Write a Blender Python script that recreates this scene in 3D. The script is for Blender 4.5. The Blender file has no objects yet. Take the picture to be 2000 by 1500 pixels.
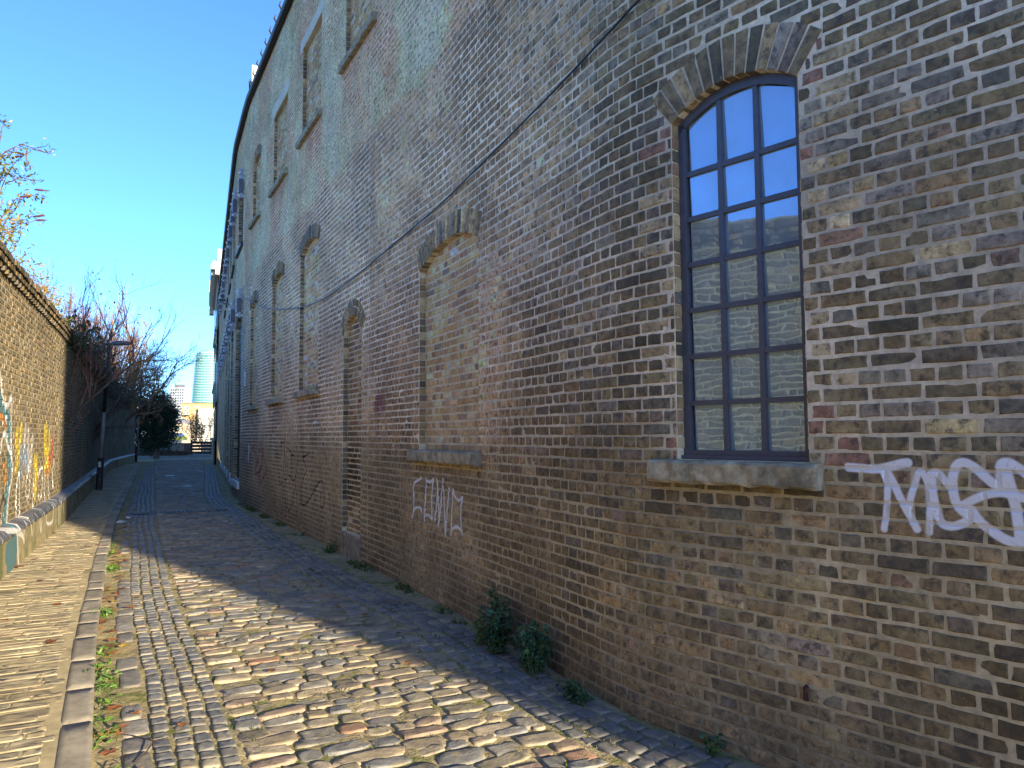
import bpy, math, random
import numpy as np
from mathutils import Matrix, Vector

# ------------------------------------------------------------------ camera, sky, sun, exposure
R = math.radians
sc = bpy.context.scene
col = sc.collection
FPX, PITCH, ROLL, EYE = 1502.0, R(3.81), R(0.30), 1.68
cam_data = bpy.data.cameras.new("camera")
cam = bpy.data.objects.new("camera", cam_data)
col.objects.link(cam)
_f = np.array([0, math.cos(PITCH), math.sin(PITCH)]); _u0 = np.array([0, -math.sin(PITCH), math.cos(PITCH)]); _x = np.array([1.0, 0, 0])
_right = math.cos(ROLL)*_x - math.sin(ROLL)*_u0
_up = math.sin(ROLL)*_x + math.cos(ROLL)*_u0
cam.matrix_world = Matrix(((_right[0], _up[0], -_f[0], 0), (_right[1], _up[1], -_f[1], 0), (_right[2], _up[2], -_f[2], EYE), (0, 0, 0, 1)))
cam_data.sensor_width = 36.0
cam_data.lens = FPX/2000*36.0
cam_data.clip_start = 0.05
cam_data.clip_end = 6000
sc.camera = cam

SUN_AZ, SUN_EL = R(40.9), R(13.5)      # azimuth measured from -Y towards +X, behind the viewer on the right
world = bpy.data.worlds.new("World"); sc.world = world; world.use_nodes = True
wn = world.node_tree; wn.nodes.clear()
sky = wn.nodes.new("ShaderNodeTexSky"); sky.sky_type = 'NISHITA'; sky.sun_disc = False
sky.sun_elevation = SUN_EL; sky.sun_rotation = math.pi - SUN_AZ
sky.air_density = 0.70; sky.dust_density = 0.4; sky.ozone_density = 6.0; sky.altitude = 20
bg = wn.nodes.new("ShaderNodeBackground"); bg.inputs[1].default_value = 0.15
wo = wn.nodes.new("ShaderNodeOutputWorld")
wn.links.new(sky.outputs[0], bg.inputs[0]); wn.links.new(bg.outputs[0], wo.inputs[0])
sl = bpy.data.lights.new("sun", 'SUN'); sl.energy = 4.3; sl.angle = R(0.53); sl.color = (1.0, 0.83, 0.55)
sun = bpy.data.objects.new("sun", sl); col.objects.link(sun)
TO_SUN = Vector((math.sin(SUN_AZ)*math.cos(SUN_EL), -math.cos(SUN_AZ)*math.cos(SUN_EL), math.sin(SUN_EL)))
sun.rotation_euler = TO_SUN.to_track_quat('Z', 'Y').to_euler(); sun.location = (12, -14, 12)
vs = sc.view_settings
vs.view_transform = 'Standard'; vs.look = 'None'; vs.gamma = 1.0; vs.use_curve_mapping = False; vs.exposure = 1.65
sc.cycles.max_bounces = 8; sc.cycles.diffuse_bounces = 4; sc.cycles.glossy_bounces = 3

# ------------------------------------------------------------------ helpers
rng = np.random.default_rng(11)
random.seed(5)

def tag(o, label=None, cat=None, group=None, kind=None):
    if label: o['label'] = label
    if cat: o['category'] = cat
    if group: o['group'] = group
    if kind: o['kind'] = kind
    return o

def empty(name, loc=(0, 0, 0), label=None, cat=None, group=None, parent=None):
    o = bpy.data.objects.new(name, None); col.objects.link(o); o.location = loc; o.empty_display_size = 0.2
    attach(o, parent)
    return tag(o, label, cat, group)

WL = {}
def attach(o, parent):
    WL[o.name] = Vector(o.location)
    if parent:
        o.parent = parent
        o.matrix_parent_inverse = Matrix.Translation(-WL[parent.name])
    return o

def copy_tree(o, loc, parent=None):
    c = o.copy(); col.objects.link(c); c.parent = parent
    if parent is None: c.location = loc; WL[c.name] = Vector(loc)
    for ch in o.children: copy_tree(ch, None, c)
    return c

def mesh_np(name, V, faces, mat, parent=None, vcol=None, uv=None, smooth=False, loc=None):
    """faces: list of index arrays, each (n,k)."""
    V = np.asarray(V, dtype=np.float64).reshape(-1, 3)
    if loc is not None: V = V-np.asarray(loc)
    me = bpy.data.meshes.new(name)
    fl = [np.asarray(f, dtype=np.int32) for f in faces if len(f)]
    loops = np.concatenate([f.ravel() for f in fl])
    tot = np.concatenate([np.full(len(f), f.shape[1], dtype=np.int32) for f in fl])
    start = np.concatenate([[0], np.cumsum(tot)[:-1]]).astype(np.int32)
    me.vertices.add(len(V)); me.vertices.foreach_set('co', V.astype(np.float32).ravel())
    me.loops.add(len(loops)); me.loops.foreach_set('vertex_index', loops)
    me.polygons.add(len(tot)); me.polygons.foreach_set('loop_start', start); me.polygons.foreach_set('loop_total', tot)
    me.polygons.foreach_set('use_smooth', np.full(len(tot), bool(smooth)))
    if vcol is not None:
        c = np.asarray(vcol, dtype=np.float32)
        if c.ndim == 1: c = np.tile(c, (len(V), 1))
        if c.shape[1] == 3: c = np.concatenate([c, np.ones((len(c), 1), np.float32)], 1)
        a = me.attributes.new('col', 'FLOAT_COLOR', 'POINT'); a.data.foreach_set('color', c.ravel())
    if uv is not None:
        l = me.uv_layers.new(name='sz'); l.data.foreach_set('uv', np.asarray(uv, dtype=np.float32)[loops].ravel())
    if mat: me.materials.append(mat)
    me.update(calc_edges=True); me.validate()
    o = bpy.data.objects.new(name, me); col.objects.link(o)
    if loc is not None: o.location = loc
    attach(o, parent)
    return o

class MB:
    """collects shapes into one mesh"""
    def __init__(s): s.V = []; s.F = []; s.n = 0; s.C = []
    def add(s, V, F, c=None):
        V = np.asarray(V, float); s.V.append(V)
        for f in F: s.F.append(tuple(int(i)+s.n for i in f))
        s.C.append(np.tile(np.asarray(c if c is not None else (1, 1, 1), float), (len(V), 1))); s.n += len(V)
    def box(s, x0, x1, y0, y1, z0, z1, c=None, fn=None, jit=0):
        V = np.array([(x, y, z) for z in (z0, z1) for y in (y0, y1) for x in (x0, x1)], float)
        if jit: V += rng.normal(0, jit, V.shape)
        if fn: V = fn(V)
        s.add(V, [(0, 2, 3, 1), (4, 5, 7, 6), (0, 1, 5, 4), (2, 6, 7, 3), (0, 4, 6, 2), (1, 3, 7, 5)], c)
    def tube(s, pts, rad, k=5, c=None, cap=True):
        pts = np.asarray(pts, float); n = len(pts)
        rad = np.full(n, rad) if np.isscalar(rad) else np.asarray(rad)
        t = np.gradient(pts, axis=0); t /= np.linalg.norm(t, axis=1)[:, None]+1e-9
        ref = np.array([0.13, 0.21, 0.97]) if abs(t[0, 2]) < 0.9 else np.array([0.97, 0.2, 0.1])
        a = np.cross(t, ref); a /= np.linalg.norm(a, axis=1)[:, None]+1e-9; b = np.cross(t, a)
        th = np.arange(k)*2*math.pi/k
        V = (pts[:, None]+rad[:, None, None]*(a[:, None]*np.cos(th)[None, :, None]+b[:, None]*np.sin(th)[None, :, None])).reshape(-1, 3)
        F = []
        for i in range(n-1):
            for j in range(k): F.append((i*k+j, i*k+(j+1) % k, (i+1)*k+(j+1) % k, (i+1)*k+j))
        if cap: F.append(tuple(range(k))[::-1]); F.append(tuple((n-1)*k+j for j in range(k)))
        s.add(V, F, c)
    def build(s, name, mat, parent=None, smooth=False, loc=None, vcol=True):
        V = np.concatenate(s.V)
        by = {}
        for f in s.F: by.setdefault(len(f), []).append(f)
        return mesh_np(name, V, [np.array(v) for v in by.values()], mat, parent, vcol=np.concatenate(s.C) if vcol else None, smooth=smooth, loc=loc)

def px_ray(x, y):
    u = (x-1000)/FPX; v = (750-y)/FPX
    return u*_right+v*_up+_f
def to_px(P):
    d = np.asarray(P, float)-np.array([0, 0, EYE]); zc = d@_f
    with np.errstate(all='ignore'):
        return 1000+FPX*(d@_right)/zc, 750-FPX*(d@_up)/zc, zc
def at_depth(x, y, Y):
    d = px_ray(x, y); return np.array([d[0]*Y/d[1], Y, EYE+d[2]*Y/d[1]])
def ground(x, y, z=0.0):
    d = px_ray(x, y); k = (z-EYE)/d[2]; return np.array([d[0]*k, d[1]*k, z])

class Curve:
    """a curved line on the ground; s along it, out to one side (side=-1: left of travel ... towards the lane)"""
    def __init__(c, K, segs, s0, s1, side, win=0.7, ds=0.02):
        s = np.arange(s0, s1, ds); A = np.full(len(s), float(segs[0][1]))
        for st, a in segs: A[s >= st] = a
        n = int(win/ds) | 1
        A = np.convolve(np.pad(A, n//2, mode='edge'), np.ones(n)/n, 'valid'); a = np.radians(A)
        X = np.concatenate([[0], np.cumsum(-np.sin(a)*ds)[:-1]]); Y = np.concatenate([[0], np.cumsum(np.cos(a)*ds)[:-1]])
        i = int(np.argmin(abs(s))); c.X = X+K[0]-X[i]; c.Y = Y+K[1]-Y[i]; c.s = s; c.a = a; c.side = side
    def pos(c, s, out=0.0):
        a = np.interp(s, c.s, c.a); o = np.asarray(out)*c.side
        return np.interp(s, c.s, c.X)+np.cos(a)*o, np.interp(s, c.s, c.Y)+np.sin(a)*o
    def map(c, s, z, out):
        x, y = c.pos(s, out); return np.stack([x, y, np.broadcast_to(z, np.shape(x))], -1)
    def hit(c, px, py, out=0.0):
        d = px_ray(px, py)
        X, Y = c.pos(c.s, out); cr = X*d[1]-Y*d[0]
        for i in np.where(np.sign(cr[:-1]) != np.sign(cr[1:]))[0]:
            if Y[i] > 0:
                t = cr[i]/(cr[i]-cr[i+1]); yy = Y[i]+t*(Y[i+1]-Y[i])
                return c.s[i]+t*(c.s[1]-c.s[0]), EYE+d[2]*yy/d[1]
        return None
    def cross(c, P, n):
        """signed distance along n from P to this curve (P,n arrays)"""
        best = None
        cr = (c.X-P[0])*n[1]-(c.Y-P[1])*n[0]
        for i in np.where(np.sign(cr[:-1]) != np.sign(cr[1:]))[0]:
            k = (c.X[i]-P[0])*n[0]+(c.Y[i]-P[1])*n[1]
            if best is None or abs(k) < abs(best): best = k
        return best

WALL = Curve((0.746, 4.666), [(-99, 40), (0, 24.5), (3.5, 27.5), (16.5, 24.5), (20, 21.9)], -32, 66, -1)
LWALL = Curve((-6.30, 9.56), [(-99, 24.6), (5.5, 25.8), (32, 21.9)], -22, 48, 1)
LANE = Curve((-1.36, 4.03), [(-99, 27.8), (3, 26.8), (8, 26.0), (13, 25.0)], -16, 90, 1)   # right edge of the left row of setts

# ------------------------------------------------------------------ materials
def nt(name):
    m = bpy.data.materials.new(name); m.use_nodes = True
    n = m.node_tree; n.nodes.clear()
    out = n.nodes.new('ShaderNodeOutputMaterial'); b = n.nodes.new('ShaderNodeBsdfPrincipled')
    n.links.new(b.outputs[0], out.inputs[0])
    return m, n, b
def nd(n, t, **kw):
    x = n.nodes.new('ShaderNode'+t)
    for k, v in kw.items(): setattr(x, k, v)
    return x
def noise(n, scale, detail=4, rough=0.6, vec=None, dim='3D'):
    x = nd(n, 'TexNoise'); x.inputs['Scale'].default_value = scale; x.inputs['Detail'].default_value = detail; x.inputs['Roughness'].default_value = rough
    if vec is not None: n.links.new(vec, x.inputs['Vector'])
    return x
def ramp(n, src, stops):
    x = nd(n, 'ValToRGB'); e = x.color_ramp.elements
    while len(e) < len(stops): e.new(0.5)
    for i, (p, c) in enumerate(stops):
        e[i].position = p; e[i].color = (c, c, c, 1) if np.isscalar(c) else (*c, 1)
    n.links.new(src, x.inputs[0]); return x
def mixc(n, fac, a, b, mode='MIX'):
    x = nd(n, 'Mix', data_type='RGBA', blend_type=mode)
    for sock, v in ((x.inputs[0], fac), (x.inputs[6], a), (x.inputs[7], b)):
        if isinstance(v, (int, float)): sock.default_value = v
        elif isinstance(v, tuple): sock.default_value = (*v, 1)
        else: n.links.new(v, sock)
    return x.outputs[2]
def bump(n, b, h, strength=0.3, dist=0.01):
    x = nd(n, 'Bump'); x.inputs['Strength'].default_value = strength; x.inputs['Distance'].default_value = dist
    n.links.new(h, x.inputs['Height']); n.links.new(x.outputs[0], b.inputs['Normal']); return x

def mineral(name, base=None, rough=0.9, var=0.35, big=3.0, fine=70.0, bstr=0.35, bdist=0.006, pits=0.0, tint=None, tint_scale=1.2, tint_lo=0.52, tint_amt=.85, paints=(), paint_amt=1.0, spec=0.3, fleck=None, fleck_amt=0.0):
    """stone, brick, render: colour from the 'col' attribute or base, grain, pits, a second tint in patches, painted marks"""
    m, n, b = nt(name)
    geo = nd(n, 'NewGeometry'); P = geo.outputs['Position']
    if base is None:
        a = nd(n, 'Attribute'); a.attribute_name = 'col'; c = a.outputs['Color']
    else:
        r = nd(n, 'RGB'); r.outputs[0].default_value = (*base, 1); c = r.outputs[0]
    n1 = noise(n, big, 5, 0.65, P); n2 = noise(n, fine, 3, 0.6, P); n3 = noise(n, fine*0.22, 4, 0.7, P)
    r1 = ramp(n, n1.outputs[0], [(0.3, 1-var), (0.7, 1+var*0.6)]); c = mixc(n, 1.0, c, r1.outputs[0], 'MULTIPLY')
    r3 = ramp(n, n3.outputs[0], [(0.3, 1-var), (0.68, 1+var*0.7)]); c = mixc(n, 1.0, c, r3.outputs[0], 'MULTIPLY')
    if tint:
        n4 = noise(n, tint_scale, 5, 0.7, P); r4 = ramp(n, n4.outputs[0], [(tint_lo, 0.0), (tint_lo+0.13, tint_amt)]); c = mixc(n, r4.outputs[0], c, tint)
    if fleck:
        n6 = noise(n, fine*0.45, 4, 0.75, P); r6 = ramp(n, n6.outputs[0], [(0.64, 0.0), (0.7, fleck_amt)]); c = mixc(n, r6.outputs[0], c, fleck)
    hgt = n3.outputs[0]
    if pits > 0:
        v = nd(n, 'TexVoronoi'); v.inputs['Scale'].default_value = fine*0.8; n.links.new(P, v.inputs['Vector'])
        n5 = noise(n, fine*0.3, 2, 0.5, P)
        th = nd(n, 'Math', operation='MULTIPLY'); n.links.new(n5.outputs[0], th.inputs[0]); th.inputs[1].default_value = pits
        pw = nd(n, 'Math', operation='POWER'); n.links.new(th.outputs[0], pw.inputs[0]); pw.inputs[1].default_value = 2.4
        lt = nd(n, 'Math', operation='LESS_THAN'); n.links.new(v.outputs['Distance'], lt.inputs[0]); n.links.new(pw.outputs[0], lt.inputs[1])
        c = mixc(n, lt.outputs[0], c, (0.018, 0.015, 0.012))
        sub = nd(n, 'Math', operation='MULTIPLY_ADD'); n.links.new(lt.outputs[0], sub.inputs[0]); sub.inputs[1].default_value = -0.7; n.links.new(hgt, sub.inputs[2]); hgt = sub.outputs[0]
    ad = nd(n, 'Math', operation='MULTIPLY_ADD'); n.links.new(n2.outputs[0], ad.inputs[0]); ad.inputs[1].default_value = 0.35; n.links.new(hgt, ad.inputs[2])
    for img, (s0, z0, sw, zh) in paints:
        uvn = nd(n, 'UVMap'); uvn.uv_map = 'sz'
        mp = nd(n, 'Mapping'); mp.inputs['Location'].default_value = (-s0/sw, -z0/zh, 0); mp.inputs['Scale'].default_value = (1/sw, 1/zh, 1)
        n.links.new(uvn.outputs[0], mp.inputs[0])
        ti = nd(n, 'TexImage'); ti.image = img; ti.extension = 'CLIP'; ti.interpolation = 'Linear'; n.links.new(mp.outputs[0], ti.inputs[0])
        nn = noise(n, 60, 3, 0.7, P); rr = ramp(n, nn.outputs[0], [(0.22, 0.45*paint_amt), (0.42, paint_amt)])
        mu = nd(n, 'Math', operation='MULTIPLY'); n.links.new(ti.outputs['Alpha'], mu.inputs[0]); n.links.new(rr.outputs[0], mu.inputs[1])
        c = mixc(n, mu.outputs[0], c, ti.outputs['Color'])
    n.links.new(c, b.inputs['Base Color']); b.inputs['Roughness'].default_value = rough; b.inputs['Specular IOR Level'].default_value = spec
    bump(n, b, ad.outputs[0], bstr, bdist)
    return m

def plain(name, color, rough=0.6, metal=0.0, var=0.15, scale=8, spec=0.5, bstr=0.0):
    m, n, b = nt(name); geo = nd(n, 'NewGeometry')
    n1 = noise(n, scale, 4, 0.6, geo.outputs['Position']); r1 = ramp(n, n1.outputs[0], [(0.3, 1-var), (0.7, 1+var)])
    c = mixc(n, 1.0, color, r1.outputs[0], 'MULTIPLY'); n.links.new(c, b.inputs['Base Color'])
    b.inputs['Roughness'].default_value = rough; b.inputs['Metallic'].default_value = metal; b.inputs['Specular IOR Level'].default_value = spec
    if bstr: bump(n, b, n1.outputs[0], bstr, 0.01)
    return m

def leafmat(name, rough=0.5, trans=0.3):
    m, n, b = nt(name)
    a = nd(n, 'Attribute'); a.attribute_name = 'col'
    geo = nd(n, 'NewGeometry'); n1 = noise(n, 30, 2, 0.5, geo.outputs['Position']); r1 = ramp(n, n1.outputs[0], [(0.3, 0.75), (0.7, 1.2)])
    c = mixc(n, 1.0, a.outputs['Color'], r1.outputs[0], 'MULTIPLY')
    n.links.new(c, b.inputs['Base Color']); b.inputs['Roughness'].default_value = rough; b.inputs['Specular IOR Level'].default_value = 0.35
    tr = nd(n, 'BsdfTranslucent'); n.links.new(c, tr.inputs[0]); mx = nd(n, 'MixShader'); mx.inputs[0].default_value = trans
    out = [x for x in n.nodes if x.type == 'OUTPUT_MATERIAL'][0]
    n.links.new(b.outputs[0], mx.inputs[1]); n.links.new(tr.outputs[0], mx.inputs[2]); n.links.new(mx.outputs[0], out.inputs[0])
    return m

def brick_tex(name, c1, c2, mort, bw=0.232, rh=0.076, var=0.35):
    """brickwork too far off to pick bricks apart; uv in metres"""
    m, n, b = nt(name)
    uvn = nd(n, 'UVMap'); uvn.uv_map = 'sz'; t = nd(n, 'TexBrick'); n.links.new(uvn.outputs[0], t.inputs[0])
    t.inputs['Scale'].default_value = 1.0; t.inputs['Brick Width'].default_value = bw; t.inputs['Row Height'].default_value = rh; t.inputs['Mortar Size'].default_value = 0.006
    t.inputs['Color1'].default_value = (*c1, 1); t.inputs['Color2'].default_value = (*c2, 1); t.inputs['Mortar'].default_value = (*mort, 1); t.inputs['Bias'].default_value = 0.0
    geo = nd(n, 'NewGeometry'); n1 = noise(n, 1.1, 6, 0.7, geo.outputs['Position']); r1 = ramp(n, n1.outputs[0], [(0.3, 1-var), (0.7, 1+var)])
    c = mixc(n, 1.0, t.outputs[0], r1.outputs[0], 'MULTIPLY'); n.links.new(c, b.inputs['Base Color']); b.inputs['Roughness'].default_value = 0.9
    b.inputs['Specular IOR Level'].default_value = 0.2
    iv = nd(n, 'Math', operation='SUBTRACT'); iv.inputs[0].default_value = 1.0; n.links.new(t.outputs['Fac'], iv.inputs[1])
    bump(n, b, iv.outputs[0], 0.4, 0.008)
    return m

# ------------------------------------------------------------------ paint on walls (flat print, generated here)
def paint_image(name, s0, z0, sw, zh, res, strokes):
    """strokes: (points in metres, width in metres, colour, softness in metres)"""
    W, H = int(sw/res), int(zh/res)
    rgb = np.zeros((H, W, 3), np.float32); al = np.zeros((H, W), np.float32)
    for pts, w, c, soft in strokes:
        P = np.asarray(pts, float)
        if len(P) > 2:                                   # smooth the hand-drawn line
            for _ in range(2):
                Q = np.empty((2*len(P)-2, 2)); Q[0::2] = .75*P[:-1]+.25*P[1:]; Q[1::2] = .25*P[:-1]+.75*P[1:]
                P = np.vstack([P[:1], Q, P[-1:]])
        r = w/2+soft+2*res
        i0 = max(0, int((P[:, 0].min()-r-s0)/res)); i1 = min(W, int((P[:, 0].max()+r-s0)/res)+2)
        j0 = max(0, int((P[:, 1].min()-r-z0)/res)); j1 = min(H, int((P[:, 1].max()+r-z0)/res)+2)
        if i1 <= i0 or j1 <= j0: continue
        gx = (s0+(np.arange(i0, i1)+.5)*res)[None, :]; gy = (z0+(np.arange(j0, j1)+.5)*res)[:, None]
        D = np.full((j1-j0, i1-i0), 9.0)
        for a, b in zip(P[:-1], P[1:]):
            d = b-a; L = d@d+1e-9
            t = np.clip(((gx-a[0])*d[0]+(gy-a[1])*d[1])/L, 0, 1)
            D = np.minimum(D, np.hypot(gx-a[0]-t*d[0], gy-a[1]-t*d[1]))
        A = np.clip((w/2-D)/max(soft, res)+0.5, 0, 1).astype(np.float32)
        sub = al[j0:j1, i0:i1]; rs = rgb[j0:j1, i0:i1]
        na = A+sub*(1-A); k = np.where(na > 1e-4, A/np.maximum(na, 1e-4), 0)[..., None]
        rgb[j0:j1, i0:i1] = np.where(k > 0, rs*(1-k)+np.asarray(c, np.float32)*k, rs); al[j0:j1, i0:i1] = na
    img = bpy.data.images.new(name, W, H, alpha=True, float_buffer=False)
    img.alpha_mode = 'CHANNEL_PACKED'
    srgb = np.where(rgb < .0031308, rgb*12.92, 1.055*np.power(np.maximum(rgb, 1e-6), 1/2.4)-.055)
    img.pixels.foreach_set(np.concatenate([srgb, al[..., None]], 2).astype(np.float32).ravel()); img.update(); img.pack()
    return img, (s0, z0, sw, zh)

def zoomed(curve, ox, oy, k, lines, out=0.0):
    res = []
    for L in lines:
        q = [curve.hit(ox+x/k, oy+y/k, out) for x, y in L]
        q = [p for p in q if p is not None]
        if len(q) > 1: res.append(q)
    return res
def strokes(curve, ox, oy, k, lines, w, c, soft, out=0.0): return [(L, w, c, soft) for L in zoomed(curve, ox, oy, k, lines, out)]

WHITE = (0.80, 0.80, 0.86)
S1 = []
for L, w in (([(100, 180), (250, 192), (400, 205), (560, 170), (690, 135), (740, 132)], .040), ([(470, 225), (525, 330), (525, 560), (490, 850)], .030), ([(540, 260), (640, 460), (750, 680), (845, 850)], .034),
             ([(755, 620), (785, 480), (825, 330), (850, 245), (885, 225), (935, 285), (972, 400), (988, 600), (976, 885)], .030),
             ([(985, 265), (1030, 225), (1090, 260), (1190, 380)], .034), ([(1000, 300), (1020, 500), (1060, 690), (1110, 800), (1230, 828), (1350, 790), (1430, 730)], .036),
             ([(1440, 730), (1310, 640), (1260, 560), (1228, 400), (1238, 220), (1290, 135), (1370, 125), (1480, 190), (1600, 300), (1700, 380), (1790, 430)], .038),
             ([(1345, 590), (1500, 510), (1650, 462), (1800, 455), (1900, 500), (2060, 525)], .034), ([(1775, 420), (1755, 250), (1750, 140), (1830, 122), (1930, 180), (2080, 280), (2160, 400)], .038),
             ([(1790, 150), (1850, 350), (1900, 550), (1940, 750), (1960, 930)], .040), ([(1430, 650), (1530, 780), (1700, 905), (1850, 990), (1960, 1005), (2080, 960), (2170, 800), (2120, 620)], .040)):
    S1 += strokes(WALL, 1640, 880, 5.555, [L], w*1.7, (.55, .55, .60), .03)[:0]+strokes(WALL, 1640, 880, 5.555, [L], w, WHITE, .008)
IMG_A = paint_image('white_tag_paint', -2.6, 0.8, 1.8, 0.95, .0025, S1)
S2 = strokes(WALL, 780, 900, 9.375, [[(410, 310), (350, 360), (270, 410), (265, 450), (270, 700), (265, 930), (240, 1030)], [(265, 930), (300, 860), (380, 840), (410, 900), (410, 950)],
    [(495, 320), (490, 700), (465, 990), (465, 1100)], [(510, 370), (570, 400), (620, 340)], [(630, 330), (600, 600), (595, 800), (605, 1060)], [(460, 1000), (540, 990), (610, 1070)],
    [(690, 350), (710, 500), (690, 800), (655, 1080)], [(710, 480), (730, 900), (735, 1080), (710, 1200)], [(800, 340), (780, 600), (750, 1000), (720, 1190)],
    [(815, 480), (825, 750), (840, 1100), (845, 1370)], [(920, 510), (890, 800), (860, 1150), (845, 1360)], [(985, 530), (970, 800), (960, 1150), (950, 1350)],
    [(985, 530), (1030, 680), (1100, 740), (1160, 670)], [(1165, 670), (1130, 850), (1125, 1050), (1150, 1350)], [(950, 1280), (1050, 1190), (1150, 1280)]], .030, (.80, .80, .84), .012)
RED, BLK = (.30, .015, .03), (.012, .011, .014)
S2 += strokes(WALL, 460, 820, 7.5, [[(270, 220), (240, 400), (280, 480)], [(265, 260), (285, 380), (240, 420)], [(370, 310), (365, 480), (340, 430)], [(345, 540), (300, 680), (280, 810), (350, 760), (390, 640), (400, 500), (405, 420), (385, 440)],
    [(410, 500), (440, 650), (460, 720), (420, 830), (370, 930)], [(390, 680), (350, 800), (340, 940)], [(360, 760), (365, 960)], [(440, 700), (455, 820)]], .045, RED, .02)
S2 += strokes(WALL, 460, 820, 7.5, [[(620, 410), (620, 700), (640, 900), (665, 960), (695, 900), (710, 700), (720, 360)], [(670, 320), (675, 450), (670, 590)], [(670, 320), (700, 340), (730, 310), (732, 210)], [(750, 330), (760, 600), (765, 870), (710, 880)],
    [(720, 400), (735, 700), (740, 1000), (735, 1420)], [(755, 410), (810, 450), (825, 600), (820, 800)], [(820, 520), (860, 520), (875, 570)], [(915, 510), (905, 700), (875, 870), (850, 900), (810, 830), (780, 810)], [(705, 900), (690, 1200), (680, 1370)],
    [(765, 1060), (755, 1200), (765, 1300), (785, 1345), (810, 1300), (830, 1150), (850, 1050)], [(830, 1220), (850, 1250), (865, 1080), (885, 900), (905, 1240), (905, 1390)],
    [(955, 450), (955, 380), (970, 390), (985, 480), (990, 570), (1030, 680), (1045, 750), (1010, 800), (975, 950), (960, 1130), (965, 1220), (990, 1255), (1030, 1240), (1090, 1160), (1170, 1000), (1250, 880), (1290, 930), (1310, 1080), (1300, 1230), (1270, 1310), (1245, 1250), (1245, 1060)],
    [(985, 540), (1070, 510), (1065, 470)]], .030, BLK, .014)
S2 += strokes(WALL, 460, 820, 7.5, [[(1135, 60), (1135, 220)]], .025, (.6, .6, .62), .008)+strokes(WALL, 460, 820, 7.5, [[(1135, 45), (1190, 40)]], .04, (.7, .7, .72), .008)
S2 += strokes(WALL, 460, 820, 7.5, [[(190, 385), (205, 450), (188, 500), (190, 590)]], .12, (.7, .71, .76), .05)
S2 += strokes(WALL, 0, 0, 1, [[(537, 797), (537, 817)], [(599, 779), (599, 817)]], .02, (.5, .5, .5), .008)
S2 += strokes(WALL, 0, 0, 1, [[(735, 795), (748, 792)], [(738, 785), (745, 780)]], .16, (.24, .10, .10), .12)
IMG_B = paint_image('wall_tags_paint', 2.0, 0.05, 16.0, 2.6, .006, S2)

BLUE, YEL, WH2, ORG = (.06, .22, .30), (.75, .58, .04), (.85, .85, .85), (.5, .2, .05)
S3 = []
def g3(lines, w, c, soft=.015): S3.extend(strokes(LWALL, 0, 720, 3.66, lines, w, c, soft))
g3([[(-40, 150), (0, 270), (45, 330), (62, 420), (64, 600), (62, 760), (40, 950), (22, 1140)], [(-40, 1330), (0, 1290), (35, 1250)], [(-30, 1420), (20, 1330)]], .34, BLUE)
g3([[(-30, -60), (5, 60), (15, 225), (50, 290), (85, 175), (76, 420), (76, 560), (90, 780), (65, 850), (42, 1100), (45, 1440)], [(0, 590), (30, 430), (60, 580), (75, 600)], [(-40, 1160), (20, 1165), (80, 1190), (90, 1240)], [(10, 340), (15, 390)], [(38, 360), (42, 390)]], .10, WH2)
g3([[(20, 700), (42, 690), (22, 840), (45, 800), (50, 750)], [(-20, 360), (10, 330), (40, 420)]], .12, ORG); g3([[(0, 1000), (22, 900), (32, 960)]], .12, (.02, .02, .02))
g3([[(120, 460), (115, 540)], [(150, 440), (135, 580)], [(120, 660), (115, 700)], [(330, 430), (325, 560)], [(318, 450), (318, 540)], [(350, 470), (350, 550)], [(318, 590), (350, 600), (335, 640), (350, 660)], [(320, 700), (355, 690)]], .22, YEL, .10)
g3([[(260, 650), (252, 780), (250, 890)], [(245, 670), (262, 760)]], .24, YEL, .06); g3([[(325, 740), (350, 735)]], .2, ORG, .08)
g3([[(180, 440), (170, 600), (185, 690)], [(200, 470), (200, 700)], [(230, 490), (215, 690)]], .14, (.75, .75, .85), .1); g3([[(150, 580), (150, 740)], [(175, 600), (190, 680)]], .22, (.20, .36, .62), .12)
g3([[(372, 520), (370, 620)], [(350, 640), (356, 670)]], .26, (.5, .06, .06), .1)
bub = [[(135, 740), (115, 830), (110, 1000), (115, 1070), (135, 1080), (135, 950), (140, 800), (135, 740)], [(205, 715), (185, 800), (180, 900), (200, 940), (212, 850), (205, 715)], [(240, 740), (235, 900), (232, 1000)], [(275, 760), (290, 710), (305, 720), (300, 850), (290, 950), (272, 900)],
       [(320, 760), (315, 940)], [(340, 770), (350, 930)], [(385, 660), (370, 740), (378, 850)], [(165, 780), (163, 830)]]
g3(bub, .09, WH2); g3([[(x+6, y+12) for x, y in L] for L in bub[:6]], .035, (.02, .02, .03))
g3([[(150, 1100), (155, 1190)], [(220, 1060), (215, 1110), (222, 1190), (230, 1100)], [(320, 960), (320, 1100), (265, 1120), (270, 1060)], [(365, 950), (360, 1110)], [(400, 930), (400, 1040)], [(100, 1100), (92, 1180)]], .07, WH2)
S3 += strokes(LWALL, 0, 0, 1, [[(142, 800), (140, 850)], [(121, 842), (124, 850), (126, 840)], [(232, 842), (231, 890)], [(219, 850), (218, 880)]], .12, (.32, .32, .32), .08)
S3 += strokes(LWALL, 0, 0, 1, [[(148, 815), (150, 872)], [(156, 850), (156, 870)]], .5, (.03, .10, .20), .3)+strokes(LWALL, 0, 0, 1, [[(166, 832), (166, 875)], [(246, 830), (247, 865)]], .3, (.30, .27, .03), .2)
S3 += strokes(LWALL, 0, 0, 1, [[(176, 850), (178, 900)], [(253, 830), (254, 880)]], .4, (.16, .16, .17), .3)
S3 = [(L, w*.8, tuple(.72*np.array(c)+.28*np.array((.20, .165, .11))), f*1.4) for L, w, c, f in S3]
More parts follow.
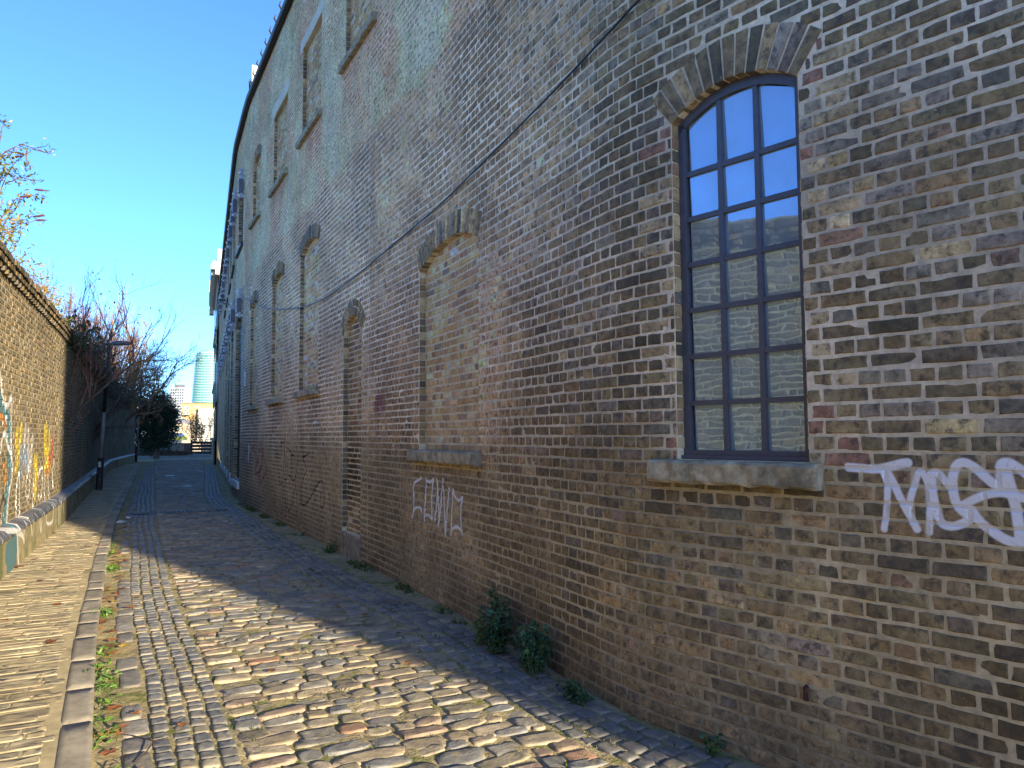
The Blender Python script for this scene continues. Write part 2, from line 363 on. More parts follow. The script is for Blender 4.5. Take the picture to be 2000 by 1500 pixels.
IMG_C = paint_image('lane_wall_paint', -6.0, 0.0, 46.0, 3.2, .012, S3)

M_BRICK = mineral('stock_brick', None, .92, .42, 2.2, 85, .6, .006, pits=.62, tint=(.075, .068, .06), tint_scale=19, tint_lo=.50, tint_amt=.80, paints=(IMG_A, IMG_B), fleck=(.52, .40, .20), fleck_amt=.6, spec=.2)
M_MORTAR = mineral('lime_mortar', None, .95, .24, 3.0, 110, .6, .006, tint=(.30, .26, .19), tint_scale=2.2, tint_lo=.54, tint_amt=.5, paints=(IMG_A, IMG_B), paint_amt=.72, spec=.2)
M_YBRICK = mineral('infill_brick', None, .92, .28, 2.2, 85, .5, .005, pits=.5, tint=(.13, .11, .085), tint_scale=15, tint_lo=.54, tint_amt=.5, spec=.2)
M_STONE = mineral('sill_stone', (.44, .385, .27), .9, .4, 4.0, 60, .6, .008, tint=(.14, .13, .095), tint_scale=6, tint_lo=.5, tint_amt=.7, spec=.2)
M_LINTEL = mineral('concrete_lintel', (.74, .69, .55), .9, .14, 3.0, 90, .25, .004, spec=.2)
M_DARKMETAL = plain('blue_grey_paint', (.075, .080, .105), .38, 0.0, .12, 20)
M_BLACKBOARD = plain('black_boarding', (.020, .026, .042), .5, 0.0, .25, 6)
M_GALV = plain('galvanised_steel', (.25, .27, .32), .45, .5, .25, 10)
M_WHITE = plain('white_paint', (.70, .70, .68), .6, 0, .12, 9)
M_BLACK = plain('black_paint', (.018, .018, .020), .5, 0, .3, 12)

# ------------------------------------------------------------------ brickwork
def brick_arrays(curve, A, o0, hi):
    """A: (n,5) s0,s1,z0,z1,proud.  returns V (n,k,3), uv (n,k,2), face templates"""
    n = len(A); s0, s1, z0, z1, h = (A[:, i, None] for i in range(5))
    if hi:
        U = np.array([0, .33, .67, 1, 1, 1, .67, .33, 0, 0]); T = np.array([0, 0, 0, 0, .5, 1, 1, 1, 1, .5])
        corner = np.array([1, 0, 0, 1, 0, 1, 0, 0, 1, 0.])
    else:
        U = np.array([0, 1, 1, 0.]); T = np.array([0, 0, 1, 1.]); corner = np.ones(4)
    k = len(U); su = np.sign(.5-U); st = np.sign(.5-T)
    S = s0+(s1-s0)*U; Z = z0+(z1-z0)*T
    j = .0016 if hi else .0018
    wob = rng.normal(0, j, (n, k)); wob2 = rng.normal(0, j, (n, k))
    S1 = S+wob+su*.001; Z1 = Z+wob2+st*.001
    ins = (.0045 if hi else .005)*(1+.8*corner*rng.random((n, k)))
    S2 = S1+su*ins; Z2 = Z1+st*ins
    tilt = rng.normal(0, .0012, (n, 1))*(U-.5)*2+rng.normal(0, .0012, (n, 1))*(T-.5)*2
    rs = [S, S1, S2]; rz = [Z, Z1, Z2]; ro = [np.full((n, k), o0-.006), o0+h-.0045+tilt, o0+h+tilt+rng.normal(0, .0007, (n, k))]
    if not hi: rs, rz, ro = [S, S2], [Z, Z2], [ro[0], ro[2]]
    m = len(rs)
    if hi: rs.append((s0+s1)/2); rz.append((z0+z1)/2); ro.append(o0+h+rng.normal(.0006, .001, (n, 1)))
    SS = np.concatenate(rs, 1); ZZ = np.concatenate(rz, 1); OO = np.concatenate(ro, 1)
    V = curve.map(SS, ZZ, OO); uv = np.stack([SS, ZZ], -1)
    i = np.arange(k); q = np.concatenate([np.stack([r*k+i, r*k+(i+1) % k, (r+1)*k+(i+1) % k, (r+1)*k+i], 1) for r in range(m-1)])
    if hi: t = np.stack([(m-1)*k+i, (m-1)*k+(i+1) % k, np.full(k, m*k)], 1)
    else: t = np.array([[k, k+1, k+2, k+3]])
    if curve.side < 0: q = q[:, ::-1]; t = t[:, ::-1]
    return V, uv, q, t

def bricks_mass(name, V, uv, q, t, C, mat, parent):
    n, k = V.shape[:2]; off = (np.arange(n)*k)[:, None, None]
    o = mesh_np(name, V.reshape(-1, 3), [(q[None]+off).reshape(-1, q.shape[1]), (t[None]+off).reshape(-1, t.shape[1])], mat, parent, vcol=np.repeat(C, k, 0), uv=uv.reshape(-1, 2))
    o['kind'] = 'stuff'; return o
def bricks_single(name, V, uv, q, t, C, mat, parent, idx):
    k = V.shape[1]
    for i in idx: mesh_np(name, V[i], [q, t], mat, parent, vcol=np.tile(C[i], (k, 1)), uv=uv[i])
def shown_size(V):
    x, y, z = to_px(V.reshape(-1, 3)); x = x.reshape(V.shape[:2]); y = y.reshape(V.shape[:2]); z = z.reshape(V.shape[:2])
    w = np.clip(x.max(1), 0, 2000)-np.clip(x.min(1), 0, 2000); hh = np.clip(y.max(1), 0, 1500)-np.clip(y.min(1), 0, 1500)
    return np.where(z.min(1) > .1, w*hh, 0)

class Opening:
    def __init__(o, s0, s1, z0, zs, rise=0.0, th=0.0, sill=None, lintel=None):
        o.s0, o.s1, o.z0, o.zs, o.rise, o.th, o.sill, o.lintel = s0, s1, z0, zs, rise, th, sill, lintel
        o.c = (s0+s1)/2; w = s1-s0
        if rise > 0:
            o.r = (w*w/4+rise*rise)/(2*rise); o.zc = zs+rise-o.r; o.ang = math.asin(min(1, w/2/o.r))
    def top(o, s):
        if not o.rise: return np.full(np.shape(s), o.zs)
        return o.zc+np.sqrt(np.maximum(o.r**2-(np.asarray(s)-o.c)**2, 0))
    def hole(o, z):
        """half width of the clear hole at height z"""
        if o.z0 <= z <= o.zs: return (o.s1-o.s0)/2
        if o.rise and o.zs < z < o.zs+o.rise: return math.sqrt(max(o.r**2-(z-o.zc)**2, 0))
        return 0
    def blocks(o, z):
        r = []
        if o.z0 <= z <= o.zs: r.append((o.s0, o.s1))
        if o.rise and o.zs < z < o.zc+o.r+o.th:
            hw = math.sqrt(max((o.r+o.th)**2-(z-o.zc)**2, 0))
            if o.ang < 1.45: hw = min(hw, math.tan(o.ang)*(z-o.zc))
            r.append((o.c-hw-.004, o.c+hw+.004))
        if o.sill and o.sill[2]+.03 <= z <= o.sill[3]-.03: r.append((o.sill[0], o.sill[1]))
        if o.lintel and o.lintel[2]+.03 <= z <= o.lintel[3]-.03: r.append((o.lintel[0], o.lintel[1]))
        return r

def lay(s0, s1, z0, z1, opens, course=.076, pitch=.230, joint=.012, phase=0.0, clip=None, bond='english', jitter=.003):
    rows = []
    k0 = int(round(z0/course)); k1 = int(math.ceil(z1/course))
    for k in range(k0, k1):
        za, zb = k*course, (k+1)*course; zm = (za+zb)/2
        if zm > z1 or zm < z0: continue
        head = (k % 2 == 1) if bond == 'english' else False
        if bond == 'flemish':
            n = int((s1-s0)/(pitch*1.5))+2; e = [s0-pitch*1.5+phase+(k % 2)*pitch*.75]
            for _ in range(n*1+1): e += [e[-1]+pitch, e[-1]+pitch*1.5]
            e = np.array(e)
        else:
            p = pitch/2 if head else pitch
            e = np.arange(s0-pitch+(pitch/4 if head else 0)+phase, s1+pitch, p)
        e = e+rng.normal(0, jitter, len(e))
        blk = [b for o in opens for b in o.blocks(zm)]
        lim = clip(zm) if clip else (s0, s1)
        if lim is None: continue
        for a, b in zip(e[:-1], e[1:]):
            segs = [(max(a, lim[0]), min(b, lim[1]))]
            for x0, x1 in blk:
                ns = []
                for p0, p1 in segs:
                    if x1 <= p0 or x0 >= p1: ns.append((p0, p1)); continue
                    if x0 > p0: ns.append((p0, x0+.004))
                    if x1 < p1: ns.append((x1-.004, p1))
                segs = ns
            for p0, p1 in segs:
                if p1-p0 > .035: rows.append((p0+joint/2, p1-joint/2, za+joint/2, zb-joint/2, head))
    return np.array(rows)

def sheet_columns(curve, s0, s1, z0, z1, opens, out, step=.25):
    """mortar face with the openings left out: V, F, uv"""
    br = set(np.round(np.arange(s0, s1+1e-6, step), 4))|{round(s1, 4)}
    for o in opens:
        for t in np.linspace(o.s0, o.s1, 13 if o.rise else 2): br.add(round(float(t), 4))
    br = np.array(sorted(b for b in br if s0 <= b <= s1)); V = []; F = []; UV = []
    for a, b in zip(br[:-1], br[1:]):
        if b-a < 1e-4: continue
        m = (a+b)/2; edges = [(z0, z0)]
        for o in sorted([o for o in opens if o.s0 < m < o.s1], key=lambda o: o.z0):
            edges += [(o.z0, o.z0), (float(o.top(a)), float(o.top(b)))]
        edges.append((z1, z1))
        for i in range(0, len(edges), 2):
            (l0, r0), (l1, r1) = edges[i], edges[i+1]
            if max(l1-l0, r1-r0) < 1e-4: continue
            k = max(1, int(math.ceil(max(l1-l0, r1-r0)/.3)))
            for j in range(k):
                t0, t1 = j/k, (j+1)/k; n = len(V); V += [(a, l0+(l1-l0)*t0), (b, r0+(r1-r0)*t0), (b, r0+(r1-r0)*t1), (a, l0+(l1-l0)*t1)]
                F.append((n, n+1, n+2, n+3) if curve.side > 0 else (n, n+3, n+2, n+1))
    V = np.array(V); return curve.map(V[:, 0], V[:, 1], np.full(len(V), out)), np.array(F), V

def fbm(x, y, seed, oct=4, f=1.0):
    """cheap smooth noise 0..1"""
    r = np.random.default_rng(seed); v = np.zeros(np.shape(x)); amp = 1; tot = 0
    for o in range(oct):
        for _ in range(3):
            a = r.uniform(0, 6.28); ph = r.uniform(0, 6.28); k = f*2**o*r.uniform(.7, 1.3)
            v = v+amp*np.sin((np.cos(a)*x+np.sin(a)*y)*k*6.28+ph); tot += amp
        amp *= .6
    return np.clip(.5+v/tot*1.6, 0, 1)

PAL = np.array([[.115, .098, .068], [.240, .182, .105], [.315, .228, .120], [.45, .312, .160], [.28, .236, .188], [.215, .165, .130], [.32, .195, .125], [.62, .47, .26], [.180, .165, .140]])
def pick(n, w):
    w = np.asarray(w, float); w = w/w.sum(-1, keepdims=True); c = np.cumsum(np.broadcast_to(w, (n, len(PAL))), 1)
    return (rng.random((n, 1)) > c).sum(1).clip(0, len(PAL)-1)

W_NEAR = [.12, .42, .19, .04, .18, .015, .008, .008, .05]
W_LOW = [.11, .33, .38, .09, .03, .03, .010, .004, .03]
W_FAR = [.05, .18, .24, .14, .27, .05, .012, .04, .03]
W_UP = [.03, .12, .24, .26, .18, .08, .03, .10, .02]
W_PINK = [.04, .10, .20, .22, .12, .20, .06, .10, .0]
SILLS = [(-1.2, -.17, 1.41), (2.4, 4.3, 1.395), (8.7, 10.46, 2.35), (11.64, 13.2, 2.33), (14.6, 16.02, 2.3), (5.72, 7.45, 7.14), (8.72, 10.46, 7.0), (11.48, 13.28, 6.87), (14.6, 16.02, 6.83)]
def runs(s, z):
    """rain-washed soot below the sills"""
    k = np.ones(np.shape(s))
    for a, b, zz in SILLS:
        L = .35+.75*fbm(np.asarray(s)*6, np.zeros(np.shape(s))+zz, 51, 3, .6)
        k = k*(1-.34*((s > a) & (s < b))*np.clip((z-(zz-L))/L, 0, 1)*(z < zz))
    return k
def wall_colours(A):
    s = (A[:, 0]+A[:, 1])/2; z = (A[:, 2]+A[:, 3])/2; n = len(A)
    d = fbm(s, z*1.2, 3, 4, .25)
    wn, wl, wf, wu, wp = (np.asarray(w)[None] for w in (W_NEAR, W_LOW, W_FAR, W_UP, W_PINK))
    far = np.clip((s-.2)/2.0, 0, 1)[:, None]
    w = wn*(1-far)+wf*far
    edge = 1.52+.35*np.clip((s-3)/5, 0, 1)
    low = np.clip((edge-z+.15*(d-.5))/.12, 0, 1)[:, None]; w = w*(1-low)+wl*low
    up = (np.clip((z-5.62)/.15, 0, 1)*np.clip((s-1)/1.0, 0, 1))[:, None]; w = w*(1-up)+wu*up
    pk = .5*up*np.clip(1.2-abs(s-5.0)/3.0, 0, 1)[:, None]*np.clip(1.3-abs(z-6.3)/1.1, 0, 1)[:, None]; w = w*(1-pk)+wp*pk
    C = PAL[pick(n, w)]*(1+rng.normal(0, .11, (n, 1)))*(1+rng.normal(0, .03, (n, 3)))
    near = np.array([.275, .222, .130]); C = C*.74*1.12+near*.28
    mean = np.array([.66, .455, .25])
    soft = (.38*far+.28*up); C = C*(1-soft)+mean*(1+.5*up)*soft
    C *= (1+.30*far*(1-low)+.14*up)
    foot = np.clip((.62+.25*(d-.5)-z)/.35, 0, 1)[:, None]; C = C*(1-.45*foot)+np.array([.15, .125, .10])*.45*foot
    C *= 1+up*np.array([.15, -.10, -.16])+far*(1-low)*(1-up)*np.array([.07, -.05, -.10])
    C *= (.66+.62*d)[:, None]*runs(s, z)[:, None]
    return C.clip(.02, .75)
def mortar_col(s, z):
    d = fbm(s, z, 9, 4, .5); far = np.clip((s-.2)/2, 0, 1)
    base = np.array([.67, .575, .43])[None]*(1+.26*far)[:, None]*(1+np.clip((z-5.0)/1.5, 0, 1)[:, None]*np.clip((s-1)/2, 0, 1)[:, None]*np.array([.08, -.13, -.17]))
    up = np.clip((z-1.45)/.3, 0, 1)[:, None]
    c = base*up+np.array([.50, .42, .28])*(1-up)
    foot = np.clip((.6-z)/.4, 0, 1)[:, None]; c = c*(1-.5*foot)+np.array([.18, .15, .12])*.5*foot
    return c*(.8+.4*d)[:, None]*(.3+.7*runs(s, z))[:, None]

# ------------------------------------------------------------------ the brick warehouse
S_END, S_FAR, ROOF, WING = -22.0, 45.0, 10.3, 13.6
BAYS = [17.75+3.05*k for k in range(9)]
glazed = Opening(-1.13, -0.33, 1.54, 3.49, .14, .235, sill=(-1.20, -.17, 1.405, 1.545))
B = {5: Opening(2.46, 4.12, 1.53, 3.48, .19, .23, sill=(2.40, 4.30, 1.395, 1.535)), 4: Opening(8.80, 10.24, 2.48, 4.93, .17, .23, sill=(8.70, 10.46, 2.35, 2.485)),
     3: Opening(11.74, 12.98, 2.46, 4.87, .16, .23, sill=(11.64, 13.2, 2.33, 2.465)), 2: Opening(14.75, 15.86, 2.42, 4.80, .15, .23, sill=(14.6, 16.02, 2.30, 2.425))}
blind_door = Opening(6.32, 7.24, .33, 3.12, .26, .23)
U = {1: Opening(5.82, 7.27, 7.27, 9.0, 0, 0, sill=(5.72, 7.45, 7.14, 7.275), lintel=(5.68, 7.42, 9.0, 9.24)), 2: Opening(8.80, 10.24, 7.13, 8.83, 0, 0, sill=(8.72, 10.46, 7.0, 7.135), lintel=(8.66, 10.44, 8.83, 9.06)),
     3: Opening(11.60, 13.06, 7.0, 8.62, 0, 0, sill=(11.48, 13.28, 6.87, 7.005), lintel=(11.4, 13.26, 8.62, 8.86)), 4: Opening(14.72, 15.82, 6.95, 8.3, .2, .23, sill=(14.6, 16.02, 6.83, 6.955))}
bay_door = [Opening(b, b+1.75, .50, 4.75, .30, .23) for b in BAYS]
bay_win = [Opening(b+.15, b+1.6, 6.95, 8.35, .25, .23, sill=(b+.02, b+1.75, 6.83, 6.955)) for b in BAYS]
OPENS = [glazed, blind_door]+list(B.values())+list(U.values())+bay_door+bay_win
G_BRICK = 20.5                                               # beyond this the bricks are too small to pick apart

wx, wy = WALL.pos(0)
house = empty('brick_warehouse', (float(wx), float(wy), 0), 'long brown brick warehouse with curved wall and bricked-up arched windows along the lane', 'warehouse')

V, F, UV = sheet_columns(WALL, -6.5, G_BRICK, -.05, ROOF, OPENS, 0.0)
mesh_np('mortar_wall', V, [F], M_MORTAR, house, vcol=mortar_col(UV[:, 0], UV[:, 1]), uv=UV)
# jambs, soffits and the recessed back of each opening
def niche(o, depth, back=True):
    V = []; F = []; UV = []
    def quad(p): n = len(V); V.extend(p); F.append((n, n+1, n+2, n+3))
    n = 12 if o.rise else 1
    ss = np.linspace(o.s0, o.s1, n+1); tt = o.top(ss)
    quad([(o.s0, o.z0, 0), (o.s0, o.z0, -depth), (o.s0, tt[0], -depth), (o.s0, tt[0], 0)])
    quad([(o.s1, o.z0, -depth), (o.s1, o.z0, 0), (o.s1, tt[-1], 0), (o.s1, tt[-1], -depth)])
    quad([(o.s0, o.z0, -depth), (o.s0, o.z0, 0), (o.s1, o.z0, 0), (o.s1, o.z0, -depth)])
    for i in range(n):
        quad([(ss[i], tt[i], 0), (ss[i], tt[i], -depth), (ss[i+1], tt[i+1], -depth), (ss[i+1], tt[i+1], 0)])
        if back: quad([(ss[i], o.z0, -depth), (ss[i+1], o.z0, -depth), (ss[i+1], tt[i+1], -depth), (ss[i], tt[i], -depth)])
    return np.array(V), np.array(F)
nV = []; nF = []; n0 = 0
for o in OPENS:
    v, f = niche(o, (.105 if o is glazed else .075) if o not in bay_door+bay_win else .16)
    mesh_np('reveal', WALL.map(v[:, 0], v[:, 1], v[:, 2]), [f], M_MORTAR, house, vcol=np.tile([.72, .62, .43], (len(v), 1)), uv=v[:, :2])

A = lay(-6.5, 6.0, 0.0, ROOF, OPENS, joint=.0135)
Af = lay(6.0, G_BRICK, 0.0, ROOF, OPENS, joint=.0135, jitter=.005)
keep = (A[:, 2] < 6.4); An = A[keep]; A2 = np.concatenate([A[~keep], Af])
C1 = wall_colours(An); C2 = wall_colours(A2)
# odd pale and red closers beside the glazed window, as patched
j = ((abs(An[:, 1]-glazed.s0) < .05) | (abs(An[:, 0]-glazed.s1) < .05) | (abs(An[:, 1]-glazed.s0) < .15)) & (An[:, 2] > 1.5) & (An[:, 2] < 3.6)
r = rng.random(len(An)); C1[j & (r < .26)] = np.array([.56, .43, .25])*(1+rng.normal(0, .15, ((j & (r < .26)).sum(), 1))); C1[j & (r > .86)] = [.36, .20, .14]
# the pocks of a few soot-black and pale bricks
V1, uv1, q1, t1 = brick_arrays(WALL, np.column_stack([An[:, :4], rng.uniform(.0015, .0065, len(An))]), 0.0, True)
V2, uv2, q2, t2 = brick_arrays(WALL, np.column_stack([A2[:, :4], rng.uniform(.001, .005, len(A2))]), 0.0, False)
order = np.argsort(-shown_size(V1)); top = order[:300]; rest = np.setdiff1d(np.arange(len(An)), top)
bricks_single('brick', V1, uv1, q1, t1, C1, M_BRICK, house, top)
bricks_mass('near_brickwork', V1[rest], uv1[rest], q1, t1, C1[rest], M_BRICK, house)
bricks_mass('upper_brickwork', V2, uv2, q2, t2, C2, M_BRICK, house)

# infill of the bricked-up openings
YP = np.array([[.55, .42, .23], [.47, .34, .18], [.42, .30, .19], [.37, .255, .19], [.62, .52, .35], [.33, .27, .20], [.27, .235, .20], [.74, .71, .66], [.38, .21, .15]])
YW = np.array([.27, .22, .14, .06, .14, .08, .045, .032, .013])
infs = [(B[5], 1.22), (B[4], 1.3), (B[3], 1.3), (B[2], 1.3), (blind_door, .8), (U[1], 1.15), (U[2], 1.15), (U[3], 1.15), (U[4], 1.15)]
IV = []; IU = []; IC = []
for o, gain in infs:
    def clip(z, o=o):
        h = o.hole(z); return (o.c-h+.004, o.c+h-.004) if h > .05 else None
    a = lay(o.s0-.1, o.s1+.1, o.z0, o.zs+o.rise, [], joint=.013, clip=clip, jitter=.008, phase=rng.uniform(0, .2), pitch=.225)
    w = YW.copy()
    if o in (B[4], B[3]): w[7] *= 2.6; w[4] *= 1.6
    if o in U.values(): w[4] *= 2.5; w[2] *= .5
    w /= w.sum(); c = YP[rng.choice(len(YP), len(a), p=w)]*np.array([1.17, .99, .84])*gain*(1+rng.normal(0, .12, (len(a), 1)))
    if o is blind_door:
        soot = np.clip((1.75-a[:, 2]+.3*rng.random(len(a)))/.3, 0, 1)*np.clip((a[:, 2]-.55)/.3, 0, 1)*np.clip(1-(o.s1-a[:, 0])*.4, .55, 1); c *= (1-.75*soot)[:, None]; c *= .85
    if o is B[5]:
        lowz = np.clip((2.5-a[:, 2])/1.0, 0, 1)[:, None]; c = c*(1-.35*lowz)+np.array([.30, .255, .20])*.35*lowz
    v, u, q, t = brick_arrays(WALL, np.column_stack([a[:, :4], rng.uniform(.003, .009, len(a))]), -.075, False)
    IV.append(v); IU.append(u); IC.append(c)
IV = np.concatenate(IV); IU = np.concatenate(IU); IC = np.concatenate(IC).clip(.015, .7)
size = shown_size(IV); top = np.argsort(-size)[:230]; rest = np.setdiff1d(np.arange(len(IV)), top)
bricks_single('infill_brick', IV, IU, q, t, IC, M_YBRICK, house, top)
bricks_mass('infill_brickwork', IV[rest], IU[rest], q, t, IC[rest], M_YBRICK, house)
mV = []; mF = []
# jamb bricks on the far side of each opening, their ends showing in the reveal
jb = MB()
for o in [glazed, blind_door]+list(B.values())+list(U.values())+bay_door[:4]+bay_win[:4]:
    d = .10 if o in bay_door+bay_win else (.085 if o is glazed else .062)
    z = math.ceil(o.z0/.076)*.076; k = 0
    while z+.066 < o.zs:
        hi = o in (B[5], glazed, B[4])
        c = PAL[pick(1, [.10, .26, .16, .16, .14, .04, .02, .10, .02])[0]] if o is not glazed else PAL[pick(1, [.14, .14, .16, .22, .04, .03, .06, .24, .02])[0]]
        for side in (1, -1):
            s_ = o.s1 if side > 0 else o.s0
            jb.box(s_-.007*side-.0005, s_+.02*side, -d-.006, -.004, z+.006, z+.070, c*(1+rng.normal(0, .1)), fn=lambda v: WALL.map(v[:, 0], v[:, 2], v[:, 1]), jit=.0012)
        z += .076; k += 1
o_ = jb.build('jamb_brickwork', M_YBRICK, house); o_['kind'] = 'stuff'

# arch bricks
for o in [glazed, B[5], B[4], B[3], B[2], blind_door, U[4]]+bay_door[:2]+bay_win[:2]:
    n = int(round(2*o.ang*(o.r+o.th*.5)/.077)); th = np.linspace(-o.ang, o.ang, n+1); g = .0075/(o.r+o.th*.5)
    if o is blind_door: rings = [(o.r-.001, o.r+.11), (o.r+.122, o.r+.225)]
    else: rings = [(o.r-.001, o.r+o.th)]
    for ra, rb in rings:
        for a, b in zip(th[:-1], th[1:]):
            a, b = a+g, b-g; m = MB(); h = rng.uniform(.006, .012); d = .1
            e = rng.normal(0, .003, 4); rr = [ra, ra, rb, rb]; an = [a, b, b, a]
            def ring(out, ins): return [(o.c+math.sin(an[i]+(ins/rr[i])*(1 if i in (0, 3) else -1))*(rr[i]+e[i]+ins*(1 if i < 2 else -1)), o.zc+math.cos(an[i]+(ins/rr[i])*(1 if i in (0, 3) else -1))*(rr[i]+e[i]+ins*(1 if i < 2 else -1)), out) for i in range(4)]
            P = np.array(ring(-d, 0)+ring(h-.004, 0)+ring(h, .005))
            Q = WALL.map(P[:, 0], P[:, 1], P[:, 2])
            f = [(0, 1, 2, 3)]+[(r*4+i, r*4+i+4, r*4+(i+1) % 4+4, r*4+(i+1) % 4) for r in (0, 1) for i in range(4)]+[(11, 10, 9, 8)]
            w = [.10, .44, .20, .06, .16, .01, .01, .01, .02] if o is glazed else [.03, .26, .28, .15, .22, .02, .005, .04, .005]
            if o in (B[4], B[3], B[2]) or o in bay_door: w = [.08, .36, .16, .04, .32, .02, 0, 0, .02]
            c = PAL[pick(1, w)[0]]*(1+rng.normal(0, .12))*(1.08 if o is glazed else 1.3)
            mesh_np('arch_brick', Q, [np.array(f)], M_BRICK, house, vcol=np.tile(c.clip(.01, .7), (12, 1)), uv=P[:, :2])

def slab(name, s0, s1, z0, z1, out0, out1, mat, parent, chamf=.012, rough=.004, n=14):
    """a worn stone slab along the wall"""
    prof = [(out0, z0), (out1-chamf, z0), (out1, z0+chamf), (out1, z1-chamf-.006), (out1-chamf, z1-.006), (out0, z1)]
    ss = np.linspace(s0, s1, n); k = len(prof); P = np.array([(s, z, o) for s in ss for o, z in prof])
    P[:, 1] += rng.normal(0, rough*.6, len(P)); P[:, 2] += np.where(P[:, 2] > out0+.02, rng.normal(0, rough, len(P)), 0)
    F = [(i*k+j, i*k+(j+1) % k, (i+1)*k+(j+1) % k, (i+1)*k+j) for i in range(n-1) for j in range(k)]
    caps = np.array([list(range(k))[::-1], [(n-1)*k+j for j in range(k)]])
    return mesh_np(name, WALL.map(P[:, 0], P[:, 1], P[:, 2]), [np.array(F), caps], mat, parent, uv=P[:, :2], vcol=(1, 1, 1))
sill_main = slab('window_sill', -1.20, -.17, 1.41, 1.54, -.09, .085, M_STONE, house, .016, .005, 18)
for k, o in list(B.items())+list(U.items())+list(enumerate(bay_win[:5], 20)):
    a, b, c_, d_ = o.sill; slab('window_sill', a, b, c_+.012, d_-.004, -.12, .075, M_STONE if k < 20 else M_BLACK, house)
for k in (1, 2, 3):
    a, b, c_, d_ = U[k].lintel; slab('lintel', a, b, c_, d_, -.1, .006, M_LINTEL, house, .004, .0008, 6)
slab('base_stone', 6.26, 7.26, -.04, .325, -.11, .012, mineral('stained_stone', (.27, .23, .19), .9, .35, 6, 50, .5, .006, tint=(.50, .44, .33), tint_scale=9, tint_lo=.56), house, .02, .004)

# glazed window: frame, bars, panes
M_GLASS, gn, gb = nt('window_glass')
gb.inputs['Base Color'].default_value = (.31, .39, .42, 1); gb.inputs['Roughness'].default_value = .5
gl = nd(gn, 'BsdfGlossy'); gl.inputs['Color'].default_value = (.40, .60, .86, 1); gl.inputs['Roughness'].default_value = .02
geo = nd(gn, 'NewGeometry'); nz = noise(gn, 3.2, 2, .4, geo.outputs['Position']); bp = nd(gn, 'Bump'); bp.inputs['Strength'].default_value = .10; bp.inputs['Distance'].default_value = .02
gn.links.new(nz.outputs[0], bp.inputs['Height']); gn.links.new(bp.outputs[0], gl.inputs['Normal'])
nz2 = noise(gn, 5, 5, .65, geo.outputs['Position']); rz2 = ramp(gn, nz2.outputs[0], [(.35, .40), (.7, .54)])
mx = nd(gn, 'MixShader'); gn.links.new(rz2.outputs[0], mx.inputs[0]); gn.links.new(gb.outputs[0], mx.inputs[1]); gn.links.new(gl.outputs[0], mx.inputs[2])
gn.links.new(mx.outputs[0], [x for x in gn.nodes if x.type == 'OUTPUT_MATERIAL'][0].inputs[0])
def wbox(m, s0, s1, z0, z1, o0, o1, c=None, jit=0): m.box(s0, s1, o0, o1, z0, z1, c, fn=lambda v: WALL.map(v[:, 0], v[:, 2], v[:, 1]), jit=jit)
def glazing(o, cols, rows, fw, bw, depth, pane_top, name='window', bow=0.0, group_parts=True):
    """arched steel window set back in an opening"""
    fr = MB(); d0, d1 = -depth, -depth+.05
    wbox(fr, o.s0+.004, o.s0+fw, o.z0+.002, o.zs, d0, d1); wbox(fr, o.s1-fw, o.s1-.004, o.z0+.002, o.zs, d0, d1)
    wbox(fr, o.s0+fw, o.s1-fw, o.z0+.002, o.z0+fw, d0, d1-.002); wbox(fr, o.s0+.004, o.s1-.004, o.z0+.0025, o.z0+.022, d1-.01, d1+.025)
    ss = np.linspace(o.s0+.004, o.s1-.004, 17); tt = o.top(ss)-.004; ti = o.top(ss)-fw*1.15
    for i in range(16):
        P = np.array([(ss[i], ti[i], d0), (ss[i+1], ti[i+1], d0), (ss[i], tt[i], d0), (ss[i+1], tt[i+1], d0), (ss[i], ti[i], d1), (ss[i+1], ti[i+1], d1), (ss[i], tt[i], d1), (ss[i+1], tt[i+1], d1)])
        fr.add(WALL.map(P[:, 0], P[:, 1], P[:, 2]), [(0, 1, 5, 4), (2, 6, 7, 3), (0, 2, 3, 1), (4, 5, 7, 6), (0, 4, 6, 2), (1, 3, 7, 5)])
    win = fr.build(name, M_DARKMETAL, house, vcol=False)
    cs = np.linspace(o.s0+fw, o.s1-fw, cols+1); zs = np.concatenate([np.linspace(o.z0+fw, pane_top, rows)])
    for s_ in cs[1:-1]:
        b = MB(); wbox(b, s_-bw/2, s_+bw/2, o.z0+fw, float(o.top(s_))-fw*1.1, d0+.012, d1-.006); b.build('glazing_bar', M_DARKMETAL, win, vcol=False)
    for z_ in zs[1:]:
        b = MB(); wbox(b, o.s0+fw, o.s1-fw, z_-bw/2, z_+bw/2, d0+.014, d1-.0085); b.build('glazing_bar', M_DARKMETAL, win, vcol=False)
    zz = list(zs)
    for c in range(cols):
        for r in range(rows):
            a, b = cs[c]+bw/2, cs[c+1]-bw/2; z0_ = zz[r]+(bw/2 if r else 0)
            if r < rows-1: z1a = z1b = zz[r+1]-bw/2
            else: z1a, z1b = float(o.top(a))-fw*1.1, float(o.top(b))-fw*1.1
            q = np.array([(a, z0_), (b, z0_), (b, z1b), (a, z1a)]); t = rng.normal(0, .0012, 2)
            dd = d0+.020+.033*(q[:, 1]-q[:, 1].mean())+t[0]*np.array([-1, 1, 1, -1])+t[1]*np.array([-1, -1, 1, 1])
            V = WALL.map(q[:, 0], q[:, 1], dd); Vb = WALL.map(q[:, 0], q[:, 1], dd-.006)
            mesh_np('pane', np.concatenate([V, Vb]), [np.array([(3, 2, 1, 0), (4, 5, 6, 7), (0, 1, 5, 4), (1, 2, 6, 5), (2, 3, 7, 6), (3, 0, 4, 7)])], M_GLASS, win)
    return win
glazing(glazed, 3, 7, .050, .029, .105, 3.19)
for o in bay_win[:3]: glazing(o, 4, 4, .06, .04, .15, 8.1)
